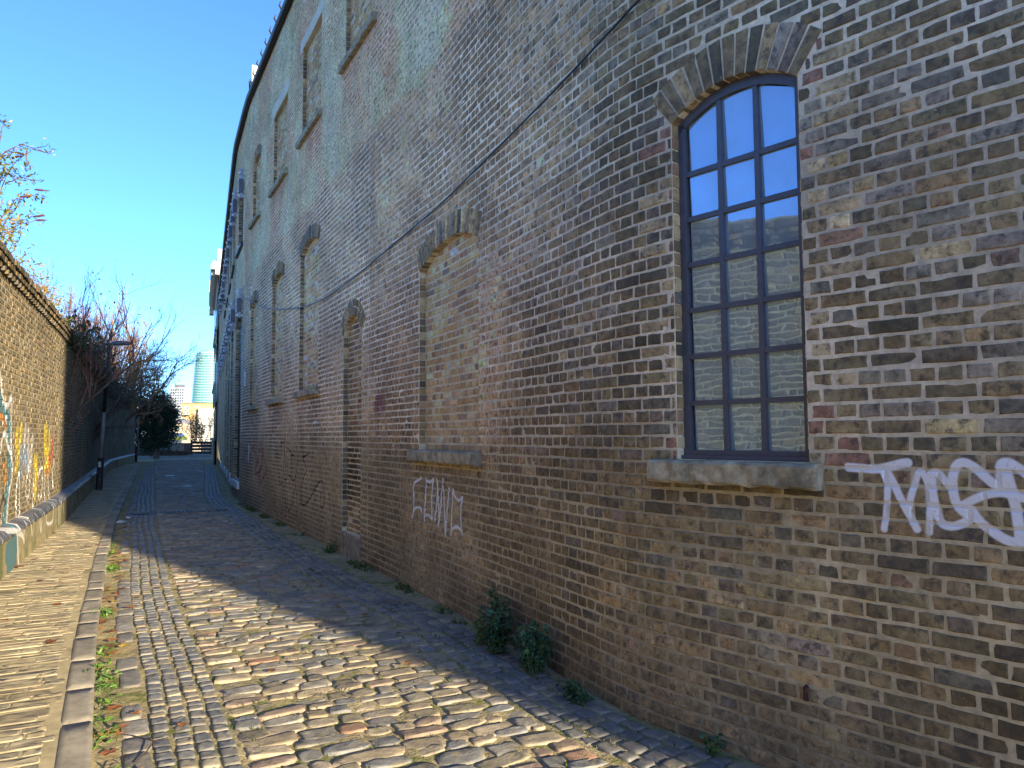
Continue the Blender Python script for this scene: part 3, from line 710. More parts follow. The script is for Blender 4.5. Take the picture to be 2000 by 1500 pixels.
# black boarded loading doors with their white threshold stones
for i, o in enumerate(bay_door):
    bd = MB(); wbox(bd, o.s0+.003, o.s1-.003, o.z0, o.z0+.05, -.15, -.11)
    door = bd.build('loading_door', M_BLACKBOARD, house, vcol=False)
    if i < 4:
        z = o.z0+.05
        while z < o.zs+o.rise-.05:
            z2 = min(z+.235, o.zs+o.rise-.01); h0 = max(o.hole(z), 0.1)-.006; h1 = max(o.hole(z2), .02)-.006
            b = MB(); g = .05 if abs(z-1.8) < .12 or abs(z-3.0) < .12 else .006
            P = np.array([(o.c-h0, z, -.13), (o.c+h0, z, -.13), (o.c-h1, z2-g, -.13), (o.c+h1, z2-g, -.13), (o.c-h0, z, -.09), (o.c+h0, z, -.09), (o.c-h1, z2-g, -.105), (o.c+h1, z2-g, -.105)])
            b.add(WALL.map(P[:, 0], P[:, 1], P[:, 2]), [(0, 1, 5, 4), (2, 6, 7, 3), (0, 2, 3, 1), (4, 5, 7, 6), (0, 4, 6, 2), (1, 3, 7, 5)]); b.build('board', M_BLACKBOARD, door, vcol=False); z = z2
    else:
        b = MB(); wbox(b, o.s0+.003, o.s1-.003, o.z0+.06, o.zs, -.14, -.1); b.build('board', M_BLACKBOARD, door, vcol=False)
    if i < 6: slab('threshold_stone', o.s0-.10 if i == 0 else o.s0+.3, o.s1+.12 if i == 0 else o.s1-.5, o.z0-.20, o.z0-.002, -.15, .07 if i == 0 else .03, M_WHITE, house, .01, .002, 5)
for o in bay_win[3:]:
    b = MB(); wbox(b, o.s0+.01, o.s1-.01, o.z0+.01, o.zs, -.15, -.12); b.build('window', M_BLACKBOARD, house, vcol=False)

# steel wall brackets flanking the bays
def bracket(s, z0, z1):
    m = MB(); wbox(m, s-.04, s+.04, z0, z1, .04, .12); b = m.build('wall_bracket', M_GALV, house, vcol=False)
    m = MB(); wbox(m, s-.05, s+.05, z0+.14, z1-.28, .03, .155); m.build('clamp', M_DARKMETAL, b, vcol=False)
    m = MB()
    for z in (z0+.06, z0+.5, z1-.62, z1-.12): wbox(m, s-.025, s+.025, z-.03, z+.03, .0, .175)
    m.build('bolt', M_WHITE, b, vcol=False)
for i, b_ in enumerate(BAYS):
    if i > 7: break
    bracket(b_-.12, 8.1, 8.9); bracket(b_-.15, 4.85, 5.65)
    if i: bracket(b_-1.2, 8.1, 8.9); bracket(b_-1.2, 4.85, 5.65)

# far bays, flanks, roof and gutter
M_FARBRICK = brick_tex('far_brickwork', (.50, .39, .225), (.40, .315, .19), (.66, .56, .40))
V, F, UV = sheet_columns(WALL, G_BRICK, S_FAR, -.05, ROOF, OPENS, 0.006); mesh_np('far_wall', V, [F], M_FARBRICK, house, uv=UV)
V, F, UV = sheet_columns(WALL, S_END, -6.5, -.05, WING, [], 0.006); mesh_np('unseen_wing_wall', V, [F], M_FARBRICK, house, uv=UV)  # unseen wing, made taller than the roof so its shadow climbs the lane wall
def xy(s, out): x, y = WALL.pos(s, out); return (float(x), float(y))
M_ROOF = plain('slate_roof', (.06, .065, .075), .7, 0, .3, 3)
back = MB()
def prism(m, ring, z0, z1):
    n = len(ring); V = [(x, y, z) for z in (z0, z1) for x, y in ring]
    m.add(V, [(i, (i+1) % n, n+(i+1) % n, n+i) for i in range(n)]+[tuple(range(n))[::-1], tuple(range(n, 2*n))])
ss = np.linspace(-6.5, S_FAR, 30); ring = [xy(s, -.17) for s in ss]+[xy(s, -11) for s in ss[::-6]]
prism(back, ring, 9.9, ROOF-.01); back.build('roof', M_ROOF, house, vcol=False)
back = MB(); ring = [xy(s, -.02) for s in np.linspace(S_END, -6.5, 5)]+[xy(-6.5, -11), xy(S_END, -11)]; prism(back, ring, 0, WING); back.build('unseen_wing', M_FARBRICK, house, vcol=False)  # solid body of the out-of-view wing, raised to block the sun
back = MB(); ring = [xy(S_FAR-.01, .0), xy(S_FAR-.01, -11), xy(S_FAR-.3, -11), xy(S_FAR-.3, -.2)]; prism(back, ring, 0, ROOF-.02); back.build('end_wall', M_FARBRICK, house, vcol=False)
gut = MB(); ss = np.linspace(-6.4, S_FAR, 60); gut.tube([(*xy(s, .07), ROOF+.02) for s in ss], .075, 8); gut.build('gutter', M_BLACK, house, vcol=False, smooth=True)
cop = MB()
for a, b in zip(ss[:-1], ss[1:]): wbox(cop, a, b, ROOF+.0, ROOF+.10, -.3, .0)
cop.build('parapet_coping', M_LINTEL, house, vcol=False)
for s in np.arange(3, 16, .55):
    m = MB(); m.tube([(*xy(s, .10), ROOF+.05), (*xy(s, .16), ROOF+.15), (*xy(s, .14), ROOF+.24)], [.022, .02, .012], 5); m.build('gutter_spike', M_BLACK, house, vcol=False)
m = MB(); wbox(m, 16.42, 16.62, 2.95, 3.32, .012, .03); m.build('sign_plate', M_WHITE, house, vcol=False)
m = MB(); m.tube([(*xy(43.6, .1), 3.7), (*xy(43.6, .1), 6.0)], .06, 8); m.build('downpipe', M_WHITE, house, vcol=False, smooth=True)
# rusty iron tie low on the near wall
p = WALL.hit(1578, 1352)
m = MB(); m.tube([(*xy(p[0], .006), p[1]+.03), (*xy(p[0], .02), p[1]+.025), (*xy(p[0], .024), p[1]-.03), (*xy(p[0], .008), p[1]-.035)], [.010, .014, .013, .009], 8); m.build('iron_tie', plain('rusty_iron', (.09, .035, .025), .9, .2, .4, 40), house, vcol=False, smooth=True)

# rooftop housing seen above the gutter
M_CREAM = plain('cream_cladding', (.62, .56, .42), .7, 0, .08, 2)
plant = empty('rooftop_housing', (-6.9, 22.3, ROOF), 'cream clad plant housing with blue rails standing on the warehouse roof', 'roof housing')
u = np.array([math.cos(R(22)), math.sin(R(22))]); v = np.array([-u[1], u[0]]); p0 = np.array([-7.62, 22.0])
for k in range(3):
    m = MB(); a = p0+u*(.5*k); prism(m, [tuple(a+u*.006), tuple(a+u*.494), tuple(a+u*.494+v*.04), tuple(a+u*.006+v*.04)], ROOF+.02, 12.62); m.build('cladding_panel', M_CREAM, plant, vcol=False)
m = MB(); prism(m, [tuple(p0+u*.03+v*.045), tuple(p0+u*1.5+v*.045), tuple(p0+u*1.5+v*1.2), tuple(p0+u*.03+v*1.2)], ROOF+.02, 12.58); m.build('housing_body', plain('shaded_side_cladding', (.10, .11, .17), .6), plant, vcol=False)  # body coloured dark blue to stand for the housing's shaded side
M_RAIL = plain('blue_rail', (.06, .07, .14), .5)
for z in (12.55, 11.6, 10.9):
    m = MB(); a = p0+v*1.0; b = p0+v*5.4+u*.25; m.tube([(*a, z), (*b, z)], .035, 6); m.build('rail', M_RAIL, plant, vcol=False)
for t in (2.4, 3.9, 5.4):
    m = MB(); a = p0+v*t+u*(t-1)*.057; m.tube([(*a, ROOF-.1), (*a, 12.6)], .04, 6); m.build('post', M_RAIL, plant, vcol=False)

# corniced corner building beyond the warehouse
M_STONE2 = mineral('pale_cornice_stone', (.62, .58, .50), .85, .2, 1.5, 20, .3, .02)
civic = empty('corniced_building', (*xy(50, 0), 0), 'taller brick building with heavy pale stone cornice beyond the end of the warehouse', 'building')
def ring_w(s0, s1, o, d=9): return [xy(s, o) for s in np.linspace(s0, s1, 5)]+[xy(s1, -d), xy(s0, -d)]
C0, C1_ = S_FAR+.05, 59.0
wo_ = [Opening(s, s+1.1, z, z+2.0) for z in (1.6, 5.0, 8.4) for s in np.arange(C0+1.2, C1_-1.5, 2.4)]
V, F, UV = sheet_columns(WALL, C0, C1_, -.05, 11.4, wo_, .15); mesh_np('facade', V, [F], M_FARBRICK, civic, uv=UV)
m = MB(); prism(m, ring_w(C0+.01, C1_-.01, .02), 0, 11.4); m.build('body', M_FARBRICK, civic, vcol=False)
for o in wo_:
    m = MB(); wbox(m, o.s0+.02, o.s1-.02, o.z0+.02, o.zs-.02, .03, .07); w = m.build('window', M_DARKMETAL, civic, vcol=False)
    m = MB(); wbox(m, o.s0+.1, o.s1-.1, o.z0+.1, o.zs-.1, .072, .08); m.build('pane', M_GLASS, w, vcol=False)
    m = MB(); wbox(m, o.s0-.1, o.s1+.1, o.z0-.15, o.z0+.018, .04, .25); m.build('sill', M_STONE2, w, vcol=False)
for nm, z0, z1, o in (('cornice', 11.4, 11.7, .30), ('cornice', 11.7, 12.0, .55), ('cornice', 12.0, 12.2, .45), ('parapet', 12.2, 12.95, .2)):
    m = MB(); prism(m, ring_w(C0-.2, C1_+.2, o), z0, z1-.004); m.build(nm, M_STONE2, civic, vcol=False)
for s in np.arange(C0+.3, C1_, .7):
    m = MB(); wbox(m, s, s+.28, 11.42, 11.696, .31, .50); m.build('modillion', M_STONE2, civic, vcol=False)
m = MB(); wbox(m, C1_-.6, C1_+.25, 12.0, 13.6, -.4, .56); wbox(m, C1_-.6, C1_+.3, 11.0, 11.395, .2, .52); m.build('cornice_block', M_STONE2, civic, vcol=False)
gab = MB(); a = [xy(30, -.6), xy(S_FAR-.4, -.6), xy(S_FAR-.4, -1.0), xy(30, -1.0)]; prism(gab, a, ROOF, 11.1)
o_ = gab.build('parapet_wall', M_CREAM, None, vcol=False); tag(o_, 'pale sunlit parapet wall rising behind the far warehouse gutter', 'parapet wall')

# ------------------------------------------------------------------ the lane wall on the left
M_LBRICK = mineral('sooty_brick', None, .93, .34, 2.0, 70, .5, .007, pits=.22, paints=(IMG_C,), spec=.2)
M_LMORT = mineral('sooty_mortar', (.42, .36, .25), .95, .3, 2.5, 80, .5, .006, paints=(IMG_C,), spec=.2)
M_LFAR = brick_tex('sooty_far_brickwork', (.20, .17, .12), (.15, .13, .095), (.25, .22, .165), var=.45)
M_REND = mineral('green_stained_render', (.36, .31, .19), .93, .3, 2.0, 45, .4, .008, tint=(.13, .15, .07), tint_scale=1.6, tint_lo=.5, paints=(IMG_C,), spec=.2)
M_BLUEB = mineral('blue_engineering_brick', None, .45, .25, 3, 60, .3, .004, paints=(IMG_C,), spec=.5)
LS0, LS1, LB1, LTOP = -18.0, 49.0, 13.5, 3.64
lx, ly = LWALL.pos(0)
gw = empty('lane_wall', (float(lx), float(ly), 0), 'tall sooty brick boundary wall with graffiti on the left of the lane', 'boundary wall')
V, F, UV = sheet_columns(LWALL, LS0, LB1, 0.0, LTOP, [], 0.0, step=.3); mesh_np('mortar_wall', V, [F], M_LMORT, gw, uv=UV)
V, F, UV = sheet_columns(LWALL, LB1, LS1, 0.0, LTOP, [], .004, step=.5)
# paint also sits on the far stretch: reuse brick pattern under the same paint
def add_paint(mat, pairs):
    n = mat.node_tree; b = [x for x in n.nodes if x.type == 'BSDF_PRINCIPLED'][0]; src = b.inputs['Base Color'].links[0].from_socket
    for img, (s0, z0, sw, zh) in pairs:
        uvn = nd(n, 'UVMap'); uvn.uv_map = 'sz'; mp = nd(n, 'Mapping'); mp.inputs['Location'].default_value = (-s0/sw, -z0/zh, 0); mp.inputs['Scale'].default_value = (1/sw, 1/zh, 1)
        n.links.new(uvn.outputs[0], mp.inputs[0]); ti = nd(n, 'TexImage'); ti.image = img; ti.extension = 'CLIP'; n.links.new(mp.outputs[0], ti.inputs[0])
        src = mixc(n, ti.outputs['Alpha'], src, ti.outputs['Color'])
    n.links.new(src, b.inputs['Base Color'])
add_paint(M_LFAR, (IMG_C,))
mesh_np('far_wall', V, [F], M_LFAR, gw, uv=UV)
A = lay(LS0, LB1, .60, LTOP, [], joint=.013, jitter=.007, bond='flemish')
d = fbm((A[:, 0]+A[:, 1])/2, A[:, 2], 21, 4, .2)
C = PAL[pick(len(A), [.28, .34, .10, .02, .12, .10, .02, .004, .10])]*(1+rng.normal(0, .12, (len(A), 1))); C = C*.55+np.array([.22, .185, .12])*.45; C *= (.82+.36*d)[:, None]
V, uv, q, t = brick_arrays(LWALL, np.column_stack([A[:, :4], rng.uniform(.002, .009, len(A))]), 0.0, False)
top = np.argsort(-shown_size(V))[:300]; rest = np.setdiff1d(np.arange(len(A)), top)
bricks_single('brick', V, uv, q, t, C, M_LBRICK, gw, top); bricks_mass('brickwork', V[rest], uv[rest], q, t, C[rest], M_LBRICK, gw)
def lbox(m, s0, s1, z0, z1, o0, o1, c=None, jit=0): m.box(s0, s1, o0, o1, z0, z1, c, fn=lambda v: LWALL.map(v[:, 0], v[:, 2], v[:, 1]), jit=jit)
# rendered plinth with a course of blue bricks on it
ss = np.arange(LS0, LS1, .4); P = []; F = []
for i, s in enumerate(ss): P += [(s, .0, .135), (s, .47, .125), (s, .475, .0)]
P = np.array(P); P[:, 2] += np.where(P[:, 2] > .05, rng.normal(0, .003, len(P)), 0)
for i in range(len(ss)-1): F += [(i*3+j, i*3+3+j, i*3+4+j, i*3+1+j) for j in (0, 1)]
mesh_np('rendered_plinth', LWALL.map(P[:, 0], P[:, 1], P[:, 2]), [np.array(F)], M_REND, gw, uv=P[:, :2])
pb = []; s = LS0
while s < LS1-.3: pb.append(s); s += .232
big = MB(); n = 0
for s in pb:
    c = np.array([.14, .14, .16])*rng.uniform(.7, 1.25); e = rng.normal(0, .003, 4)
    prof = [(0, .475), (.150+e[0], .475), (.155+e[0], .51), (.11+e[1], .575), (.0, .60)]
    P = np.array([(x, z, o) for x in (s+.005, s+.227) for o, z in prof])
    Q = LWALL.map(P[:, 0], P[:, 1], P[:, 2]); f = [(j, (j+1) % 5, 5+(j+1) % 5, 5+j) for j in range(5)]+[(4, 3, 2, 1, 0), (5, 6, 7, 8, 9)]
    x, y, z = to_px(Q)
    if z.min() > 1 and x.max() > 0 and n < 90 and s > -3:
        mesh_np('plinth_brick', Q, [np.array(f[:5]), np.array(f[5:])], M_BLUEB, gw, vcol=np.tile(c, (10, 1)), uv=P[:, :2]); n += 1
    else: big.add(Q, f, c)
bo = big.build('plinth_brickwork', M_BLUEB, gw); bo['kind'] = 'stuff'; l_ = bo.data.uv_layers.new(name='sz')
# oversailing coping: a dentil course, a dog-tooth course and weathered capping
cp = MB()
for s in np.arange(LS0, LS1, .115):
    lbox(cp, s+.008, s+.107, LTOP+.004, LTOP+.072, -.05, .055 if int(round(s/.115)) % 2 else .02, PAL[rng.choice([0, 1, 0, 8])]*.8, .002)
    lbox(cp, s+.006, s+.109, LTOP+.08, LTOP+.148, -.05, .075+rng.normal(0, .004), PAL[rng.choice([0, 1, 2, 8])]*.75, .002)
    lbox(cp, s+.006, s+.109, LTOP+.156, LTOP+.23, -.05, .095+rng.normal(0, .006), PAL[rng.choice([0, 1, 8, 5])]*.7, .003)
co = cp.build('coping_brickwork', M_YBRICK, gw); co['kind'] = 'stuff'
ss = np.arange(LS0, LS1, .3); P = []; F = []
for s in ss: P += [(s, LTOP+.0, .0), (s, LTOP+.225, .07), (s, LTOP+.30+rng.normal(0, .012), -.06), (s, LTOP+.30, -.42), (s, LTOP-.2, -.46), (s, .0, -.46)]
P = np.array(P); F = [(i*6+j, i*6+6+j, i*6+7+j, i*6+1+j) for i in range(len(ss)-1) for j in range(5)]
mesh_np('capping', LWALL.map(P[:, 0], P[:, 1], P[:, 2]), [np.array(F)], mineral('mossy_capping', (.22, .19, .13), .95, .3, 3, 40, .5, .01, tint=(.10, .11, .04), tint_scale=3), gw, uv=P[:, :2])

# ------------------------------------------------------------------ ground, lane, pavement
M_EARTH = mineral('earth', (.13, .105, .07), .95, .35, .6, 12, .5, .02, tint=(.06, .075, .03), tint_scale=.4)
M_SOIL = mineral('sandy_joint_soil', (.41, .34, .195), .95, .34, 1.6, 60, 1.0, .016, tint=(.12, .145, .035), tint_scale=3.2, tint_lo=.49, fleck=(.62, .55, .38), fleck_amt=.7, spec=.2)
M_COB = mineral('cobble_stone', None, .72, .30, 5, 60, .65, .010, tint=(.33, .28, .15), tint_scale=9, tint_lo=.52, tint_amt=.55, spec=.25)
M_SETT = mineral('granite_sett', None, .58, .24, 5, 70, .45, .006, tint=(.33, .28, .16), tint_scale=8, tint_lo=.56, tint_amt=.5, spec=.3)
M_PAVE = mineral('sandstone_paving', None, .8, .25, 3, 60, .35, .005, spec=.3)
g = 3000.0
gm = mesh_np('ground', [(-g, -g, -.06), (g, -g, -.06), (g, g, -.06), (-g, g, -.06)], [np.array([(0, 1, 2, 3)])], M_EARTH); tag(gm, kind='structure')
def lane_np(q):
    a = np.interp(q, LANE.s, LANE.a); return np.cos(a), np.sin(a)
def lane_map(q, v, z):
    q = np.asarray(q, float); X = np.interp(q, LANE.s, LANE.X); Y = np.interp(q, LANE.s, LANE.Y); c, s = lane_np(q)
    return np.stack([X+c*v, Y+s*v, np.broadcast_to(z, np.shape(X+v))], -1)
QT = np.arange(-9, 62, .5)
def crossing(curve, out):
    r = []
    import types
    for q in QT:
        X = np.interp(q, LANE.s, LANE.X); Y = np.interp(q, LANE.s, LANE.Y); c, s = lane_np(q)
        cx, cy = curve.pos(curve.s, out); cr = (cx-X)*s-(cy-Y)*c; best = None
        for i in np.where(np.sign(cr[:-1]) != np.sign(cr[1:]))[0]:
            k = (cx[i]-X)*c+(cy[i]-Y)*s
            if best is None or abs(k) < abs(best): best = k
        r.append(best if best is not None else np.nan)
    r = np.array(r); ok = ~np.isnan(r); return np.interp(QT, QT[ok], r[ok])
VW = crossing(WALL, 0.0); VL = crossing(LWALL, .13)
def v_wall(q): return np.interp(q, QT, VW)
def v_left(q): return np.interp(q, QT, VL)
BAND_OUT = np.interp(QT, [-9, 0, 2.4, 4, 7, 12, 20, 35, 62], [.50, .50, .56, .74, .80, .76, .68, .62, .6])     # outer edge of the right-hand setts, from the wall
def v_band(q): return v_wall(q)-np.interp(q, QT, BAND_OUT)*1.05
V_KERB0, V_KERB1, PAVE_Z = -.86, -.70, .05
def soil_sheet(name, q0, q1, dq, va, vb, nv, z, amp, mat, parent=None):
    qs = np.arange(q0, q1+dq/2, dq); tt = np.linspace(0, 1, nv); Q = np.repeat(qs, nv); T = np.tile(tt, len(qs)); v = va(Q)*(1-T)+vb(Q)*T
    zz = z+amp*(fbm(Q, v, 4, 4, 1.8)-.5)*2+amp*.6*rng.normal(0, .5, len(Q))
    i = np.arange(len(qs)-1)[:, None]*nv+np.arange(nv-1)[None]; i = i.ravel()
    return mesh_np(name, lane_map(Q, v, zz), [np.stack([i, i+1, i+nv+1, i+nv], 1)], mat, parent, smooth=True)
road = soil_sheet('road', -8, 16, .06, lambda q: np.full_like(q, V_KERB1-.02), lambda q: v_wall(q)+.03, 60, 0.0, .006, M_SOIL); tag(road, kind='structure')
rf = soil_sheet('road_bed', 16, 61, .5, lambda q: np.full_like(q, -1.2), lambda q: v_wall(q)+.05, 12, -.004, .004, M_SOIL); tag(rf, kind='structure')
pave = soil_sheet('pavement', -8, 48, .25, lambda q: v_left(q)-.15, lambda q: np.full_like(q, V_KERB0+.01), 10, PAVE_Z, .0015, mineral('sandy_joint', (.48, .40, .24), .95, .25, 2, 60, .5, .006, tint=(.12, .12, .05), tint_scale=1.3, tint_lo=.55)); tag(pave, kind='structure')

def stones(P, k, rings, shape=4.0, zbase=-.02, curve=None, tl=.03):
    """P: (n,8) q,v,half_q,half_v,rot,h,zoff,rough ; returns V (n,m,3)"""
    n = len(P); th = np.arange(k)*2*math.pi/k+math.pi/k
    ct, st = np.cos(th), np.sin(th); e = P[:, 8, None] if P.shape[1] > 8 else np.full((n, 1), shape)
    cx = np.sign(ct)*np.abs(ct)**(2/e); sx = np.sign(st)*np.abs(st)**(2/e)
    j = 1+rng.normal(0, 1, (n, k))*P[:, 7, None]
    a = cx*j*P[:, 2, None]; b = sx*j*P[:, 3, None]
    Vs = []
    tilt = rng.normal(0, tl, (n, 2))
    for sc_, hz in rings:
        x = a*sc_; y = b*sc_; c, s = np.cos(P[:, 4, None]), np.sin(P[:, 4, None])
        q = P[:, 0, None]+x*c-y*s; v = P[:, 1, None]+x*s+y*c
        z = P[:, 6, None]+np.where(hz < 0, zbase, hz*P[:, 5, None])+(x*tilt[:, :1]+y*tilt[:, 1:])*(hz > 0)+rng.normal(0, .0016, (n, k))*(hz > .4)
        Vs.append(lane_map(q, v, z) if curve is None else curve(q, v, z))
    zc = P[:, 6]+P[:, 5]*1.0; ctr = (lane_map(P[:, 0], P[:, 1], zc) if curve is None else curve(P[:, 0], P[:, 1], zc))[:, None]
    V = np.concatenate(Vs+[ctr], 1); m = len(rings); i = np.arange(k)
    q_ = np.concatenate([np.stack([r*k+i, r*k+(i+1) % k, (r+1)*k+(i+1) % k, (r+1)*k+i], 1) for r in range(m-1)]); t_ = np.stack([(m-1)*k+i, (m-1)*k+(i+1) % k, np.full(k, m*k)], 1)
    # orient upwards
    A_, B_, C_ = V[0, t_[0, 0]], V[0, t_[0, 1]], V[0, t_[0, 2]]
    if np.cross(B_-A_, C_-A_)[2] < 0: q_, t_ = q_[:, ::-1], t_[:, ::-1]
    return V, q_, t_
def stone_set(single, mass, V, q, t, C, mat, parent, n_single, smooth=True):
    top = np.argsort(-shown_size(V))[:n_single]; rest = np.setdiff1d(np.arange(len(V)), top); k = V.shape[1]
    for i in top: mesh_np(single, V[i], [q, t], mat, parent, vcol=np.tile(C[i], (k, 1)), smooth=smooth)
    if len(rest):
        off = (np.arange(len(rest))*k)[:, None, None]
        o = mesh_np(mass, V[rest].reshape(-1, 3), [(q[None]+off).reshape(-1, q.shape[1]), (t[None]+off).reshape(-1, 3)], mat, parent, vcol=np.repeat(C[rest], k, 0), smooth=smooth); o['kind'] = 'stuff'

# cobbles in rough rows across the lane
CP = np.array([[0.258, 0.241, 0.207], [0.314, 0.269, 0.196], [0.37, 0.302, 0.207], [0.297, 0.224, 0.174], [0.224, 0.224, 0.218], [0.392, 0.33, 0.241], [0.381, 0.235, 0.157], [0.28, 0.246, 0.174]])
rows = []; q = -7.0
while q < 58:
    far = q > 20; dq = rng.uniform(.105, .165)*(1.0 if not far else 1.5); v = .02; vb = float(v_band(q))-.02; sl = rng.normal(0, .03)
    patch = fbm(np.array([q]), np.array([0.0]), 8, 3, .12)[0]
    while v < vb-.05:
        L = rng.choice([rng.uniform(.11, .18), rng.uniform(.18, .28), rng.uniform(.28, .42)], p=[.36, .44, .20])*(1.0 if not far else 1.5)
        L = min(L, vb-v)
        if L > .06: rows.append((q+rng.normal(0, .012)+sl*(v-.8), v+L/2, dq/2-rng.uniform(.003, .011), L/2-rng.uniform(.004, .014), rng.normal(0, .07), rng.uniform(.006, .015), .0+rng.normal(0, .003), .075, rng.choice([3.0, 4.5, 7.0], p=[.3, .4, .3])))
        v += L
    q += dq
rows = np.array(rows); w = [.20, .17, .15, .11, .15, .12, .035, .065]
C = CP[rng.choice(len(CP), len(rows), p=w)]*(1+rng.normal(0, .12, (len(rows), 1)))
V, qf, tf = stones(rows, 12, [(1.04, -1), (1.0, .55), (.955, .92), (.70, 1.0)])
stone_set('cobblestone', 'cobbles', V, qf, tf, C, M_COB, road, 300)
# two bands of granite setts
SP = np.array([[0.194, 0.189, 0.177], [0.237, 0.224, 0.193], [0.282, 0.248, 0.182], [0.162, 0.165, 0.163], [0.3, 0.26, 0.182]])
rows = []
for r_ in range(4):
    q = -7.0+rng.uniform(0, .1)
    while q < 46:
        L = rng.uniform(.085, .15); w_ = .105
        if not (14.2 < q < 14.9): rows.append((q+L/2, -.42+r_*w_+w_/2+rng.normal(0, .003)+.02*math.sin(q*.9), L/2-.008, w_/2-.010, rng.normal(0, .03), rng.uniform(.010, .016), 0, .03, 6.0))
        q += L
rows = np.array(rows); C = SP[rng.choice(5, len(rows), p=[.3, .27, .14, .19, .1])]*(1+rng.normal(0, .10, (len(rows), 1)))
V, qf, tf = stones(rows, 12, [(1.03, -1), (1.0, .5), (.88, .95), (.6, 1.0)]); stone_set('sett', 'setts', V, qf, tf, C, M_SETT, road, 300)
rows = []
for r_ in range(4):
    q = -7.0+rng.uniform(0, .1)
    while q < 46:
        L = rng.uniform(.10, .17); o_w = np.interp(q, QT, BAND_OUT); full = min(1, max(.0, (o_w-.10)/.44)); w_ = .112
        v = v_wall(q)-o_w*1.05+w_*(r_+.5)
        if v < v_wall(q)-.10: rows.append((q+L/2, v+rng.normal(0, .003), L/2-.007, w_/2-.008, rng.normal(0, .03)+math.atan((v_band(q+.3)-v_band(q))/.3), rng.uniform(.010, .017), 0, .03, 6.0))
        q += L
rows = np.array(rows); C = SP[rng.choice(5, len(rows), p=[.34, .26, .10, .22, .08])]*(1+rng.normal(0, .10, (len(rows), 1)))
V, qf, tf = stones(rows, 12, [(1.03, -1), (1.0, .5), (.88, .95), (.6, 1.0)]); stone_set('wallside_sett', 'wallside_setts', V, qf, tf, C, M_SETT, road, 300)
# kerb
kerb = soil_sheet('kerb', -8, 46, .5, lambda q: np.full_like(q, V_KERB0+.01), lambda q: np.full_like(q, V_KERB1-.012), 3, .02, .001, M_SOIL); tag(kerb, kind='structure')
rows = []; q = -7.5
while q < 46:
    L = rng.uniform(.45, .95); rows.append((q+L/2, (V_KERB0+V_KERB1)/2+rng.normal(0, .003), L/2-.004, (V_KERB1-V_KERB0)/2, 0, .056, 0, .006, 14.0)); q += L
rows = np.array(rows); C = np.array([.33, .295, .235])*(1+rng.normal(0, .13, (len(rows), 1))); C[rng.random(len(rows)) < .2] *= .75
V, qf, tf = stones(rows, 12, [(1.0, -1), (1.0, .85), (.975, 1.0), (.6, 1.0)], zbase=-.03, tl=.004); stone_set('kerbstone', 'kerbstones', V, qf, tf, C, M_PAVE, kerb, 120)
# narrow sandstone paving laid across the path
rows = []; q = -7.0
while q < 46:
    far = q > 16; dq = rng.choice([.075, .095, .12, .15], p=[.25, .36, .27, .12])*(1 if not far else 1.4); va = float(v_left(q))-.06; vb = V_KERB0-.012-(.05 if rng.random() < .8 else 0); v = va-rng.uniform(0, .2)
    while v < vb-.04:
        L = rng.choice([rng.uniform(.14, .25), rng.uniform(.25, .45), rng.uniform(.45, .65)], p=[.3, .45, .25]); L = min(L, vb-v)
        if L > .07: rows.append((q+rng.normal(0, .003), v+L/2, dq/2-.007, L/2-.007, rng.normal(0, .008), rng.uniform(.002, .0055), PAVE_Z, .006, 11.0))
        v += L
    q += dq
rows = np.array(rows); PP = np.array([[0.363, 0.303, 0.193], [0.396, 0.336, 0.22], [0.319, 0.27, 0.182], [0.429, 0.369, 0.253], [0.253, 0.226, 0.165], [0.363, 0.281, 0.182]])
C = PP[rng.choice(6, len(rows), p=[.27, .25, .18, .13, .09, .08])]*(1+rng.normal(0, .09, (len(rows), 1)))
V, qf, tf = stones(rows, 12, [(1.01, -1), (1.0, .6), (.95, 1.0), (.6, 1.0)], zbase=-.01, tl=.008); stone_set('paving_stone', 'paving_stones', V, qf, tf, C, M_PAVE, pave, 300)
# flat slabs set in the gutter dirt
rows = []; q = -6.5
while q < 30:
    L = rng.uniform(.25, .5)
    if rng.random() < .8: rows.append((q+L/2, -.49+rng.normal(0, .006), L/2-.01, .055+rng.uniform(0, .02), rng.normal(0, .02), .010, 0, .03, 5.0))
    q += L
rows = np.array(rows); C = np.array([.25, .235, .215])*(1+rng.normal(0, .12, (len(rows), 1)))
V, qf, tf = stones(rows, 10, [(1.03, -1), (1.0, .6), (.92, 1.0), (.5, 1.0)]); stone_set('gutter_slab', 'gutter_slabs', V, qf, tf, C, M_COB, road, 80)

# ------------------------------------------------------------------ plants
M_LEAF = leafmat('leaf', .45, .25); M_DRY = leafmat('dry_leaf', .7, .2); M_BARK = mineral('bark', None, .9, .25, 6, 60, .4, .004)
M_TWIG = mineral('twig_bark', None, .85, .15, 6, 60, .2, .002)
def leaves_mb(m, P, N, size, C, aspect=.5, fold=.25, k=6):
    """folded leaf blades at P facing N"""
    for p, n, s, c in zip(P, N, size, C):
        n = n/np.linalg.norm(n); t = rng.normal(0, 1, 3); t -= n*(t@n); t /= np.linalg.norm(t)+1e-9; b = np.cross(n, t); w = s*aspect*.5
        V = [p, p+t*s*.33+b*w-n*s*.02, p+t*s*.72+b*w*.8-n*s*.07, p+t*s-n*s*.18, p+t*s*.72-b*w*.8-n*s*.07, p+t*s*.33-b*w-n*s*.02, p+t*s*.36+n*fold*w, p+t*s*.7+n*fold*w*.5]
        m.add(V, [(0, 1, 6), (1, 2, 7, 6), (2, 3, 7), (3, 4, 7), (4, 5, 6, 7), (5, 0, 6)], c)
